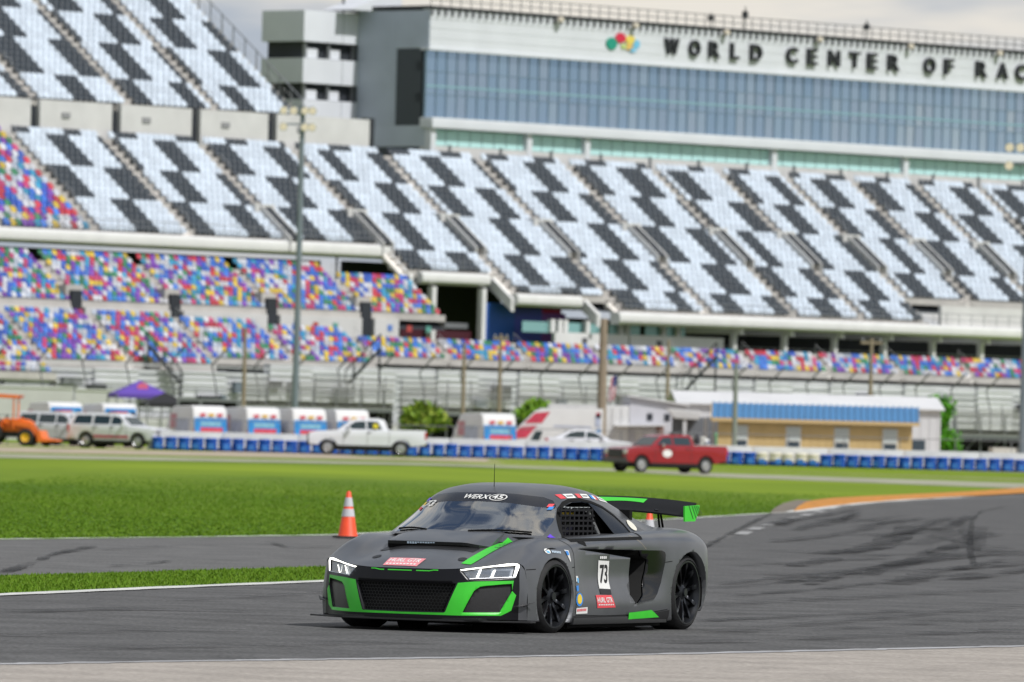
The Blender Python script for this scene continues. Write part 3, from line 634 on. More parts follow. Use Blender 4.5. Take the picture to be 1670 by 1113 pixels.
# ---- cockpit
m = MB(); m.box(-.75, 1.15, -.80, .80, .10, .14); m.box(-.80, -.74, -.70, .70, .10, 1.05); m.box(.95, 1.22, -.70, .70, .50, .80); m.box(-.6, 1.0, -.06, .06, .1, .42); m.build('cockpit_tub', M_flat, car)
m = MB(); m.grid([[(x, y, .805+.02*(x-1)) for y in np.linspace(-.66, .66, 5)] for x in (.86, 1.05, 1.28)]); m.build('dashboard', mat('dash_grey', (.05, .05, .052), .7), car)
m = MB()
for s in (1, -1):
    m.tube([(.95, s*.66, .50), (.90, s*.66, .84), (.42, s*.54, 1.14), (-.22, s*.52, 1.15), (-.24, s*.60, .9), (-.25, s*.66, .2)], .022, 8)
    m.tube([(-.24, s*.52, 1.12), (-.70, s*.55, .70)], .022, 8); m.tube([(.40, s*.68, .42), (-.24, s*.66, .70)], .02, 8)
m.tube([(-.23, -.52, 1.13), (-.23, .52, 1.13)], .022, 8); m.tube([(-.25, -.64, .3), (-.23, .52, 1.12)], .022, 8); m.tube([(.42, -.54, 1.14), (.42, .54, 1.14)], .022, 8)
m.build('roll_cage', mat('cage_grey', (.08, .082, .085), .5), car, smooth=50)
m = MB(); m.tube([(.08, .66, 1.04), (-.10, .69, .84)], .019, 8); m.build('silver_cage_bar', mat('cage_silver', (.20, .205, .21), .4, .3), car, smooth=50)
m = MB()
for i in range(8): x = .70-.095*i; m.box(x-.012, x+.012, .685, .692, .80, 1.07)
for j in range(6): z = .82+.045*j; m.box(-.02, .72, .684, .693, z-.009, z+.009)
m.build('window_net', mat('net_grey', (.012, .012, .014), .85, spec=.2), car)
m = MB()
for i in range(9): m.box(.60-.07*i, .575-.07*i, .668, .674, 1.066-.005*i, 1.078-.005*i)
m.box(.03, .60, .664, .668, 1.066, 1.072)
m.build('net_rail', mat('net_rail', (.35, .37, .38), .5), car)
m = MB(); m.prism([(.05, .2), (.5, .2), (.52, .30), (.12, .34), (-.12, .98), (-.24, .98), (-.16, .3)], .14, .60); m.build('racing_seat', M_satin, car, bevel=.03)
m = MB(); m.tube([(.66+.045*math.sin(a), .37+.17*math.cos(a), .74+.15*math.sin(a)) for a in np.linspace(0, 2*math.pi, 20, endpoint=False)], .016, 6, closed=True); m.tube([(.66, .22, .74), (.66, .52, .74)], .014, 6); m.tube([(.66, .37, .74), (.9, .37, .68)], .02, 6); m.build('steering_wheel', M_satin, car, smooth=50)
m = MB(); m.box(.74, .80, .60, .69, .80, .90); m.build('inner_mirror', mat('mirror_grey', (.25, .25, .26), .2, .6), car, bevel=.015)
# ---- driver (one continuous skinned figure), helmet and visor on top
def skin_body(name, joints, edges, radii, m, sub=2):
    me = bpy.data.meshes.new(name); me.from_pydata(joints, edges, []); me.materials.append(m); o = bpy.data.objects.new(name, me); COL.objects.link(o)
    md = o.modifiers.new('skin', 'SKIN'); md.use_smooth_shade = True
    for v, r_ in zip(me.skin_vertices[0].data, radii): v.radius = (r_, r_)
    me.skin_vertices[0].data[0].use_root = True
    s2 = o.modifiers.new('sub', 'SUBSURF'); s2.levels = s2.render_levels = sub; return o
drv = thing('person', CAR_O, car.rotation_euler[2], 'driver in dark race suit and dark helmet seated behind the window net', 'person')
J = [(.10, .37, .34), (.05, .37, .52), (.0, .37, .70), (-.02, .37, .78), (.0, .17, .72), (.24, .13, .58), (.50, .20, .68), (.64, .22, .74), (.0, .57, .72), (.24, .61, .58), (.50, .54, .68), (.64, .52, .74), (.45, .27, .40), (.80, .28, .28), (.45, .47, .40), (.80, .46, .28), (.0, .37, .84)]
E_ = [(0, 1), (1, 2), (2, 3), (2, 4), (4, 5), (5, 6), (6, 7), (2, 8), (8, 9), (9, 10), (10, 11), (0, 12), (12, 13), (0, 14), (14, 15), (3, 16)]
RR = [.15, .14, .15, .08, .085, .06, .05, .035, .085, .06, .05, .035, .09, .06, .09, .06, .06]
b = skin_body('body', J, E_, RR, mat('race_suit', (.02, .02, .025), .8)); b.parent = drv
hb = MB(); hb.lathe([(.001, .145), (.06, .135), (.11, .095), (.132, .03), (.13, -.04), (.115, -.10), (.09, -.125)], 20, 'z', (.02, .37, .945)); hl = hb.build('helmet', mat('helmet_dark', (.03, .03, .05), .2, coat=.6), drv, smooth=60)
hb = MB(); hb.lathe([(.134, .055), (.138, .01), (.134, -.03)], 12, 'z', (.022, .37, .945), a0=-1.1, a1=1.1); hb.build('visor', M_black, hl, smooth=60)
hb = MB(); hb.lathe([(.138, .085), (.136, .06)], 20, 'z', (.02, .37, .935)); hb.build('helmet_band', M_yelv, hl, smooth=60)
for y in (.21, .53):
    m = MB()
    for k in range(4): m.tube([(.635, y-.03+.02*k, .755), (.675, y-.03+.02*k, .765), (.69, y-.03+.02*k, .74), (.67, y-.03+.02*k, .72)], .010, 6)
    m.tube([(.63, y, .735), (.65, y+.035, .75), (.67, y+.03, .765)], .011, 6); m.box(.60, .655, y-.04, y+.04, .725, .765); m.build('glove', M_yelv, drv, bevel=.006)
# ================================================================ GROUND, ROADS
M_grass = mat('turf', (.070, .140, .009), .9, var=.45, scale=.9, spec=.1, detail=8)
M_asph = mat('asphalt', (.086, .085, .085), .85, var=.30, scale=1.1, spec=.25, bump=.3, detail=12)
M_asph2 = mat('asphalt_old', (.115, .114, .113), .88, var=.28, scale=1.3, spec=.2, bump=.3, detail=12)
M_conc = mat('concrete_apron', (.32, .29, .26), .85, var=.18, scale=1.4, spec=.2, bump=.2, detail=10)
grain(M_asph, 26, .55); grain(M_asph2, 26, .45); grain(M_conc, 22, .25)
M_paint = mat('road_paint', (.55, .55, .53), .7, var=.25, scale=2.5, detail=8)
M_kerb = mat('kerb_orange', (.50, .20, .015), .7, var=.45, scale=3, detail=9)
M_dirt = mat('sandy_dirt', (.36, .30, .22), .95, var=.25, scale=.6, detail=9)
M_patch = mat('bare_earth', (.16, .135, .105), .95, var=.35, scale=1.2, detail=8)
# grass hue changes in broad mown patches; bright far end past cloud shade is put into the colour
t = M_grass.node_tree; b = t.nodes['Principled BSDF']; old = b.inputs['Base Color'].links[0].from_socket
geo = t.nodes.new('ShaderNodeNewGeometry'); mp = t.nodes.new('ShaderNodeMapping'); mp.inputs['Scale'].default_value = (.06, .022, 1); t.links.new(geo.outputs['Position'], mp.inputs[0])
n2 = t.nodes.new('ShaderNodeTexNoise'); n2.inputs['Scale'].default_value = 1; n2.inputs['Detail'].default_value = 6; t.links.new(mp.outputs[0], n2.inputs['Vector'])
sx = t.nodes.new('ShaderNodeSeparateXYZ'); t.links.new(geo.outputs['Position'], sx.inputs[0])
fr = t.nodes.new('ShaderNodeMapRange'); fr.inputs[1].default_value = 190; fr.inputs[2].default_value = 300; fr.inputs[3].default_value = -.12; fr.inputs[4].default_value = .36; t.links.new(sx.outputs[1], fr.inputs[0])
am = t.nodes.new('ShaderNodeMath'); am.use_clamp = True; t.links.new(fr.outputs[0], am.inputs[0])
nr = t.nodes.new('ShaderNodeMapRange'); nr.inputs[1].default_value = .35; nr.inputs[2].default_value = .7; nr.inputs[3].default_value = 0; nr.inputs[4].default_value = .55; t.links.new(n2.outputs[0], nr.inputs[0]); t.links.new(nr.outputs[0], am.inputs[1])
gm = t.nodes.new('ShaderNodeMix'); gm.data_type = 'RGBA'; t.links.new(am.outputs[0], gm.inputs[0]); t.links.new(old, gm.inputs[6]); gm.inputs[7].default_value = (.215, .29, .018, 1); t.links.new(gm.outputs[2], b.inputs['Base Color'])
# one sheet of turf with the swale, out to the horizon
ysg = list(np.concatenate([[20, 50, 60], np.arange(70, 330, 20), np.arange(330, 460, 5), [470, 500, 560, 650, 800, 1200, 2000, 4000]])); xsg = list(np.concatenate([[-2500, -600, -200, -80], np.arange(-40, 41, 3.), [80, 200, 600, 2500]]))
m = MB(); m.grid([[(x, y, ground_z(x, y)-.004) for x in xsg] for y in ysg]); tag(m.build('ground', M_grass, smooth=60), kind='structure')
def sheet(name, pix, m, dz, sub=1, parent=None):
    """surface whose two long edges are given in photo pixels (near edge, far edge)"""
    A, B = pix; k = MB(); rows_ = []
    for p, q in zip(A, B):
        a, b_ = ground(*p), ground(*q); rows_.append([Vector((a.lerp(b_, u).x, a.lerp(b_, u).y, ground_z(a.lerp(b_, u).x, a.lerp(b_, u).y)+dz)) for u in np.linspace(0, 1, sub+1)])
    k.grid(rows_); return k.build(name, m, parent, smooth=60)
def lines(pts, n):                            # resample a pixel polyline
    P = np.array(pts, float); d = np.concatenate([[0], np.cumsum(np.linalg.norm(np.diff(P, axis=0), axis=1))]); q = np.linspace(0, d[-1], n)
    return [(float(np.interp(v, d, P[:, 0])), float(np.interp(v, d, P[:, 1]))) for v in q]
# race track: near edge along the concrete, far edge along the white line, the old road beyond it
near = [(-260, 1094), (0, 1086), (300, 1081), (700, 1076), (1100, 1069), (1670, 1056), (1960, 1050)]
farL = [(-260, 985), (0, 973), (270, 961), (530, 950), (700, 942), (850, 935), (960, 930)]
def poly_sheet(name, pix, m, dz):
    k = MB(); pts = [ground(*p) for p in pix]; k.add([(p.x, p.y, dz) for p in pts], [tuple(range(len(pts)))]); return k.build(name, m, None)
trk = poly_sheet('race_track', near+[(1960, 796), (1670, 808.5), (1560, 812), (1480, 816), (1400, 822), (1345, 829), (1290, 836.5), (1140, 845), (900, 858), (700, 866), (545, 874), (300, 877), (0, 880.5), (-260, 886)], M_asph2, .002); tag(trk, kind='structure')
trk2 = poly_sheet('racing_surface', near+[(1960, 800), (1670, 812), (1480, 820), (1400, 825), (1205, 873), (1110, 905), (980, 930), (850, 936), (700, 943), (530, 951), (270, 962), (0, 974), (-260, 986)], M_asph, .006); tag(trk2, kind='structure')
apr = poly_sheet('concrete_apron', [(-260, 1200), (1960, 1200)]+near[::-1], M_conc, .010); tag(apr, kind='structure')
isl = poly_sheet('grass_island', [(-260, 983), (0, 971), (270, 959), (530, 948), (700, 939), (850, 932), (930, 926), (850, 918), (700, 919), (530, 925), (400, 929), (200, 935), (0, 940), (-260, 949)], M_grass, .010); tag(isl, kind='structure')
def ribbon(name, pts, w, m, dz, n=40, parent=None, wob=.0, seed=1):
    k = MB(); P = [ground(*p) for p in lines(pts, n)]; rd = random.Random(seed); rows_ = []
    for i, p in enumerate(P):
        d = (P[min(i+1, n-1)]-P[max(i-1, 0)]); d.z = 0; d.normalize(); q = Vector((-d.y, d.x, 0)); ww = w*(1+wob*rd.uniform(-1, 1))/2
        rows_.append([(p.x-q.x*ww, p.y-q.y*ww, ground_z(p.x, p.y)+dz), (p.x+q.x*ww, p.y+q.y*ww, ground_z(p.x, p.y)+dz)])
    k.grid(rows_); return k.build(name, m, parent)
ribbon('edge_line', [(-260, 984.5), (0, 972), (270, 960), (530, 949.5), (700, 941), (850, 934), (930, 928)], .30, M_paint, .014, wob=.15, parent=trk)
ribbon('edge_line', [(-260, 886), (0, 880.5), (300, 877), (545, 873.5), (700, 866), (900, 858), (1140, 845), (1290, 836)], .16, M_paint, .012, wob=.7, n=90, parent=trk)
ribbon('edge_line', [(1290, 836), (1345, 829), (1400, 822), (1480, 816), (1560, 812), (1670, 808.5), (1960, 797)], .35, M_paint, .012, wob=.4, parent=trk)
ribbon('kerb_line', near, .20, mat('worn_paint', (.33, .33, .34), .8, var=.3, scale=2), .014, wob=.45, n=120, parent=apr)
for i in range(9):                            # dashes of the pit line
    u0 = i/9; u1 = (i+.55)/9; f_ = lambda u: (1207+(1392-1207)*u, 873+(822-873)*u**.85)
    ribbon('painted_dash', [f_(u0), f_(u1)], .24, mat('worn_dash', (.30, .30, .30), .8, var=.4, scale=3), .014, n=4, parent=trk)
# orange painted kerb with worn paint
k = MB(); A = lines([(1293, 835), (1340, 828), (1400, 821), (1480, 815), (1560, 811), (1670, 807.5), (1960, 796)], 30); B = lines([(1322, 820), (1352, 814), (1420, 811.5), (1500, 809), (1580, 806.5), (1670, 803), (1960, 791)], 30); rows_ = []
for a, b_ in zip(A, B):
    p, q = ground(*a), ground(*b_); rows_.append([(p.x, p.y, .010), (p.x+(q.x-p.x)*.3, p.y+(q.y-p.y)*.3, .07), (p.x+(q.x-p.x)*.75, p.y+(q.y-p.y)*.75, .08), (q.x, q.y, -.02)])
k.grid(rows_); tag(k.build('kerb', M_kerb, smooth=50), kind='structure')
tag(poly_sheet('bare_patch', [(1255, 839), (1290, 836.5), (1320, 822), (1330, 817), (1300, 815.5), (1275, 822), (1262, 830)], M_patch, .006), kind='structure')
# far service road, dirt strips
tag(sheet('dirt_strip', (lines([(-260, 742), (0, 747), (400, 754), (700, 759.5), (1000, 769), (1180, 779), (1670, 797.5), (1900, 806)], 60), lines([(-260, 735), (0, 740.5), (400, 749.5), (700, 756), (1000, 764.5), (1180, 772.5), (1670, 788.5), (1900, 797)], 60)), mat('worn_verge', (.30, .30, .22), .95, var=.4, scale=.35, detail=9), .010, 4), kind='structure')
tag(sheet('service_road', (lines([(-260, 733), (0, 738), (250, 743), (700, 752), (1180, 766.5), (1670, 783), (1900, 790)], 60), lines([(-260, 717), (0, 723), (250, 730.5), (700, 742), (1180, 753), (1670, 766), (1900, 772)], 60)), M_dirt, .008, 4), kind='structure')
# tyre marks and cracks on the asphalt
def stain(name, alpha, col=(.012, .012, .013), scale=1.0):
    if name in MATS: return MATS[name]
    mt = bpy.data.materials.new(name); mt.use_nodes = True; MATS[name] = mt; tt = mt.node_tree; pb = tt.nodes['Principled BSDF']; pb.inputs['Base Color'].default_value = col+(1,); pb.inputs['Roughness'].default_value = .8
    tcn = tt.nodes.new('ShaderNodeTexCoord'); nz = tt.nodes.new('ShaderNodeTexNoise'); nz.inputs['Scale'].default_value = scale; nz.inputs['Detail'].default_value = 8; tt.links.new(tcn.outputs['Object'], nz.inputs['Vector'])
    r_ = tt.nodes.new('ShaderNodeMapRange'); r_.inputs[1].default_value = .35; r_.inputs[2].default_value = .65; r_.inputs[3].default_value = 0; r_.inputs[4].default_value = alpha; tt.links.new(nz.outputs[0], r_.inputs[0]); tt.links.new(r_.outputs[0], pb.inputs['Alpha']); return mt
M_skid = stain('rubber_streak', .38, scale=1.3); M_skid2 = stain('rubber_mark', .55, scale=.8); M_crack = stain('crack_sealant', .75, (.010, .010, .010), .5)
sk = [([(1330, 905), (1420, 896), (1470, 875), (1490, 860)], .5), ([(1345, 850), (1400, 848), (1430, 852)], .8), ([(1340, 872), (1420, 875), (1500, 870), (1540, 862)], .7), ([(1310, 906), (1400, 908), (1500, 905), (1620, 908), (1750, 905)], .5), ([(1200, 925), (1330, 918), (1450, 912)], .3), ([(1250, 940), (1400, 935), (1540, 930), (1670, 925)], .35), ([(1190, 975), (1350, 962), (1500, 945), (1600, 935)], .22), ([(1160, 962), (1300, 950), (1400, 942)], .3), ([(1340, 1030), (1500, 1020), (1670, 1012)], .25), ([(1150, 1015), (1300, 1008), (1500, 998)], .3), ([(1180, 1004), (1220, 1003)], .35), ([(1530, 1014), (1550, 1013)], .5), ([(1400, 940), (1530, 905), (1600, 870)], .4), ([(1560, 850), (1580, 880), (1590, 900), (1600, 860)], .25),
      ([(300, 982), (450, 974), (540, 968)], .25), ([(-100, 1004), (200, 996), (400, 1000)], .3), ([(0, 1040), (250, 1030), (480, 1032)], .4), ([(100, 1062), (400, 1056), (700, 1050)], .35), ([(1100, 1052), (1300, 1046), (1670, 1030)], .3), ([(1440, 880), (1480, 868), (1560, 885), (1640, 895)], .3), ([(1490, 890), (1530, 880), (1560, 866)], .5), ([(1180, 955), (1500, 920), (1670, 900)], .2), ([(1150, 990), (1670, 962)], .4), ([(1170, 1035), (1670, 990)], .3)]
for i, (p, w_) in enumerate(sk): ribbon('skid_mark', p, w_, M_skid if i % 3 else M_skid2, .016+.0006*i, 30, trk2, .35, i)
rk = random.Random(21)
for i in range(26):
    x0 = rk.uniform(1240, 1560); y0 = rk.uniform(848, 960); dx_ = rk.uniform(50, 190); dy_ = -rk.uniform(2, 26); cv = rk.uniform(-9, 9)
    ribbon('skid_mark', [(x0, y0), (x0+dx_*.5, y0+dy_*.5+cv), (x0+dx_, y0+dy_)], rk.uniform(.14, .40), stain('rubber_arc', .75, scale=.9), .034+.0006*i, 20, trk2, .3, i+90)
ck = [([(1145, 896), (1185, 875), (1230, 852), (1260, 838)], .12), ([(1590, 925), (1583, 905), (1582, 880), (1585, 850), (1600, 835), (1640, 828)], .10), ([(0, 937), (40, 925), (90, 905), (150, 893)], .16), ([(180, 925), (240, 922), (275, 917)], .10), ([(440, 886), (470, 895), (545, 893)], .10), ([(120, 900), (300, 892), (545, 889)], .06)]
for i, (p, w_) in enumerate(ck): ribbon('crack', p, w_, M_crack, .020+.0006*i, 30, trk, .4, i+50)
# grass blades where the verge is close enough to show them
def blades(name, x0, x1, y0, y1, n, h, w_, test, cols):
    X = RNG.uniform(x0, x1, n); Y = y0*(y1/y0)**RNG.uniform(0, 1, n); ok = np.array([test(a, b_) for a, b_ in zip(X, Y)]) & (RNG.uniform(0, 1, n) < np.clip((y1-Y)/(y1*.42), .0, 1)); X = X[ok]; Y = Y[ok]; k = len(X)
    Hh = h*RNG.uniform(.5, 1.3, k); A = RNG.uniform(-.5, .5, k); lean = RNG.normal(0, .35, (k, 2))*Hh[:, None]; Z = np.array([ground_z(a, b_) for a, b_ in zip(X, Y)])+.004
    V = np.empty((k, 3, 3)); dxy = np.stack([np.cos(A), np.sin(A)], 1)*w_/2
    V[:, 0, :2] = np.stack([X, Y], 1)-dxy; V[:, 1, :2] = np.stack([X, Y], 1)+dxy; V[:, 2, :2] = np.stack([X, Y], 1)+lean; V[:, 0, 2] = Z; V[:, 1, 2] = Z; V[:, 2, 2] = Z+Hh
    me = bpy.data.meshes.new(name); me.vertices.add(3*k); me.vertices.foreach_set('co', V.ravel()); me.loops.add(3*k); me.loops.foreach_set('vertex_index', np.arange(3*k)); me.polygons.add(k); me.polygons.foreach_set('loop_start', np.arange(k)*3); me.update(calc_edges=True)
    c = np.array(cols)[RNG.integers(0, len(cols), k)]*RNG.uniform(.88, 1.12, (k, 1)); ca = me.color_attributes.new('col', 'FLOAT_COLOR', 'POINT'); ca.data.foreach_set('color', np.concatenate([np.repeat(c, 3, 0), np.ones((3*k, 1))], 1).ravel())
    me.materials.append(mat('grass_blade', (.05, .12, .02), .8, attr='col', spec=.2)); return OBJ(name, me)
def in_poly(pix): P = [(g.x, g.y) for g in (ground(*p) for p in pix)]; return lambda a, b_: inside((a, b_), P)
GC = [(.095, .185, .010), (.105, .195, .011), (.088, .175, .010), (.12, .20, .015)]
tag(blades('island_grass', -8.5, 1.2, 76, 185, 190000, .035, .02, in_poly([(-260, 982), (0, 970), (270, 958.5), (530, 947), (700, 938), (850, 931), (930, 925), (850, 919), (700, 920), (530, 926), (400, 930), (200, 936), (0, 941), (-260, 950)]), GC), 'short green grass on the narrow strip between the two asphalt roads', 'grass', kind='stuff')
tag(blades('field_grass', -13, 13, 112, 260, 190000, .022, .04, in_poly([(-260, 885), (0, 879.5), (300, 876), (545, 872), (700, 865), (900, 857), (1140, 844), (1255, 838), (1265, 828), (1290, 815), (1340, 813), (1500, 807), (1670, 801), (1960, 790), (1960, 770), (-260, 770)]), GC), 'wide mown green field beyond the asphalt', 'grass', kind='stuff')
# ================================================================ CONES
def cone(loc, label):
    t_ = thing('traffic_cone', loc, .3, label, 'traffic cone', 'orange traffic cones beside the track')
    M_or = mat('cone_orange', (.80, .075, .02), .5, var=.08, scale=8); M_refl = mat('cone_collar', (.52, .52, .55), .45)
    m = MB(); m.box(-.21, .21, -.21, .21, 0, .035); m.build('base', mat('cone_base', (.012, .012, .012), .7), t_, bevel=.012)
    r_ = lambda z: .165-.128*(z-.03)/.74
    m = MB(); m.lathe([(r_(.035)+.01, .035), (r_(.06), .06), (r_(.77), .77), (.026, .785), (.001, .787)], 28); m.build('body', M_or, t_, smooth=45)
    for z0, z1 in ((.36, .49), (.53, .68)):
        m = MB(); m.lathe([(r_(z0)+.004, z0), (r_(z1)+.004, z1)], 28); m.build('reflective_collar', M_refl, t_, smooth=45)
    t_.scale = (.9, .9, .9); return t_
g = ground(567, 879); cone((g.x, g.y, .012), 'orange traffic cone with two white bands standing left of the race car')
g = ground(1057, 928); cone((g.x, g.y, .012), 'orange traffic cone half hidden behind the rear of the race car')
# ================================================================ GRANDSTAND
AL = R(46); RV = Vector((math.cos(AL), math.sin(AL), 0)); NV = Vector((-math.sin(AL), math.cos(AL), 0)); ZV = Vector((0, 0, 1))
RUN, RISE = .64, .467
M_sc = mat('stand_concrete', (.44, .42, .40), .85, var=.12, scale=.8)
M_aisle = mat('aisle_concrete', (.86, .82, .78), .85, var=.10, scale=1)
M_seat = mat('seat_plastic', (.6, .6, .6), .45, attr='col')
M_wht = mat('white_steel', (.66, .66, .65), .5, var=.06, scale=.7)
M_pan = mat('pale_wall', (.55, .545, .54), .7, var=.08, scale=.6)
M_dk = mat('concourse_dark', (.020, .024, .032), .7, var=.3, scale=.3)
M_gry = mat('grey_steel', (.20, .21, .22), .5, .3)
M_drk = mat('dark_steel', (.045, .048, .055), .55, .2)
class Frame:                                  # s along the rows, t backwards, z up
    def __init__(f, o): f.o = Vector(o)
    def p(f, s, t, z): return f.o+RV*s+NV*t+ZV*z
def fbox(m, f, s0, s1, t0, t1, z0, z1, mi=0):
    v = [f.p(s, t, z) for z in (z0, z1) for t in (t0, t1) for s in (s0, s1)]
    return m.add(v, [(0, 2, 3, 1), (4, 5, 7, 6), (0, 1, 5, 4), (2, 6, 7, 3), (0, 4, 6, 2), (1, 3, 7, 5)], mi)
WHITE = np.array((.54, .61, .70)); DARK = np.array((.026, .036, .048))
FEST = np.array([(.62, .64, .70), (.03, .16, .62), (.05, .20, .70), (.70, .50, .05), (.55, .03, .06), (.03, .22, .10), (.03, .30, .52), (.20, .05, .42), (.62, .62, .66), (.50, .04, .16), (.03, .10, .50), (.45, .50, .60)])
def seat_mesh(name, f, s0, s1, k0, k1, col, parent, pitch=.56, z0=0., t0=0., rs=1.):
    n = int((s1-s0)/pitch); S, K = np.meshgrid(s0+(np.arange(n)+.5)*(s1-s0)/n, np.arange(k0, k1-.01, rs), indexing='ij'); S = S.ravel(); K = K.ravel().astype(float); q = len(S)
    C = col(S, K)
    def loc(ds, dt, dz): return S[:, None]*0+np.stack([f.o.x+RV.x*(S+ds)+NV.x*(t0+K*RUN+dt), f.o.y+RV.y*(S+ds)+NV.y*(t0+K*RUN+dt), f.o.z+z0+K*RISE+dz+0*S], 1)
    V = []
    for (w, ta, tb, za, zb, tilt) in ((pitch*(.43 if rs == 1 else .37), .30, .36, .12, .62, .10), (pitch*(.41 if rs == 1 else .35), .14, .27, .16, .46, .06)):    # back shell, folded pan
        for dz, sh in ((za, 0), (zb, tilt)):
            for dt in (ta, tb):
                for ds in (-w, w): V.append(loc(ds, (dt+sh)*rs, dz*rs))
    V = np.stack(V, 1); fb = np.array([(4, 5, 7, 6), (0, 1, 5, 4), (2, 6, 7, 3), (0, 4, 6, 2), (1, 3, 7, 5)]); fb = np.concatenate([fb, fb+8])
    idx = (np.arange(q)[:, None, None]*16+fb[None]).reshape(-1); nf = q*10
    me = bpy.data.meshes.new(name); me.vertices.add(q*16); me.vertices.foreach_set('co', V.reshape(-1)); me.loops.add(nf*4); me.loops.foreach_set('vertex_index', idx); me.polygons.add(nf); me.polygons.foreach_set('loop_start', np.arange(nf)*4); me.update(calc_edges=True)
    ca = me.color_attributes.new('col', 'FLOAT_COLOR', 'POINT'); cc = np.concatenate([np.repeat(C, 16, 0), np.ones((q*16, 1))], 1); ca.data.foreach_set('color', cc.ravel())
    me.materials.append(M_seat); o = OBJ(name, me, parent); return tag(o, kind='stuff')
def terrace(f, s0, s1, k0, k1, parent, z0=0., t0=0.):
    m = MB(); v = []
    for k in range(k0, k1):
        t, z = t0+k*RUN, z0+k*RISE; v += [f.p(s0, t, z-RISE), f.p(s1, t, z-RISE), f.p(s0, t, z), f.p(s1, t, z)]
    t, z = t0+k1*RUN, z0+(k1-1)*RISE; v += [f.p(s0, t, z), f.p(s1, t, z)]
    m.add(v, [(2*i, 2*i+1, 2*i+3, 2*i+2) for i in range(len(v)//2-1)])
    e = [f.p(s, t0+kk*RUN, z0+kk*RISE-1.1) for kk in (k0, k1) for s in (s0, s1)]; sf = MB(); sf.add(e, [(0, 2, 3, 1)]); sf.build('soffit', M_dk, parent, fix=False)  # underside coloured near-black: deck shade put into the colour
    for s in (s0, s1):                        # side stringers
        m.add([f.p(s, t0+k0*RUN, z0+k0*RISE-1.1), f.p(s, t0+k1*RUN, z0+k1*RISE-1.1), f.p(s, t0+k1*RUN, z0+(k1-1)*RISE), f.p(s, t0+k0*RUN, z0+(k0-1)*RISE)], [(0, 1, 2, 3)])
    return m.build('terrace', M_sc, parent, fix=False)
def aisle(f, s, k0, k1, parent, z0=0., t0=0., w=.52):
    m = MB()
    for k in range(k0, k1):
        for h in (0, 1): fbox(m, f, s-w, s+w, t0+k*RUN+h*RUN/2, t0+(k+1)*RUN, z0+(k-1)*RISE+.02, z0+(k-1)*RISE+(h+1)*RISE/2+.012)
    o = m.build('aisle_stairs', M_aisle, parent, fix=False); tag(o, kind='stuff')
    m = MB()
    for k in range(k0+1, k1-1, 3): m.tube([f.p(s, t0+k*RUN, z0+k*RISE), f.p(s, t0+k*RUN, z0+k*RISE+.9), f.p(s, t0+(k+1.6)*RUN, z0+(k+1.6)*RISE+.9), f.p(s, t0+(k+1.6)*RUN, z0+(k+1.6)*RISE)], .018, 4)
    return tag(m.build('handrail', mat('rail_pale', (.42, .42, .42), .5, .2), parent), kind='stuff')
def checker(S, K):
    b = np.floor((K-2.4)/5.4); dark = np.mod(S-33.0+2.35*(3-b)+.22*np.sin(np.floor(S/8.2)*2.3+b*1.7), 5.55) < 2.3
    c = np.where(dark[:, None], DARK, WHITE); return c*RNG.uniform(.84, 1.06, (len(S), 1))
def festive(S, K): return FEST[RNG.integers(0, len(FEST), len(S))]*RNG.uniform(.6, 1.0, (len(S), 1))
S0F = Frame(at(1000, 505, 640))
gs = thing('grandstand', S0F.p(0, 0, -S0F.o.z), 0, 'huge grandstand with black and white checkered seats and multicoloured lower seats', 'grandstand')
gs.location = (0, 0, 0)
AISLES = [-66.8, -57.2, -47.8, -38.2, -28.6, -19.0, -9.2, .9, 10.7, 20.5, 28.3, 36.0, 43.8, 51.6, 59.4, 67.2, 75.0]
def low_row(s): return 9 if s < -18 else 5 if s < -10 else 2 if s < -2 else 0
for i in range(len(AISLES)-1):
    a, b = AISLES[i]+.56, AISLES[i+1]-.56; mid = (a+b)/2; k0 = low_row(mid) if mid > -18 else 9
    if mid > 38: k0 = 4
    if abs(mid+14.1) < 1: k0 = 5
    if abs(mid+4.15) < 1: k0 = 2
    terrace(S0F, AISLES[i], AISLES[i+1], k0, 25, gs)
    seat_mesh('seat_block', S0F, a, b, k0, 25, festive if mid < -47.8 else checker, gs)
    aisle(S0F, AISLES[i], k0, 25, gs)
# vomitories: pale boxes with a dark stair slot, along the middle of the bank
for i, s in enumerate(AISLES[4:-2]):
    k = 13; m = MB(); fbox(m, S0F, s-1.0, s+1.0, k*RUN, (k+1.4)*RUN, (k-1)*RISE, k*RISE+.75); m.build('vomitory_wall', M_pan, gs)
    m = MB(); v = [S0F.p(s+x, (k-q)*RUN, (k-q)*RISE+.06+h) for q, h in ((0, .5), (5, .5)) for x in (-.42, .42)]; m.add(v, [(0, 1, 3, 2)]); m.build('stair_slot', M_dk, gs)
    for x in (-.5, .5):
        m = MB(); w_ = [S0F.p(s+x+d, (k-q)*RUN, (k-q)*RISE+h) for q in (0, 5.2) for h in (-.3, .72) for d in (-.06, .06)]; m.add(w_, [(0, 1, 3, 2), (4, 6, 7, 5), (0, 2, 6, 4), (1, 5, 7, 3), (2, 3, 7, 6)]); m.build('slot_wall', M_pan, gs)
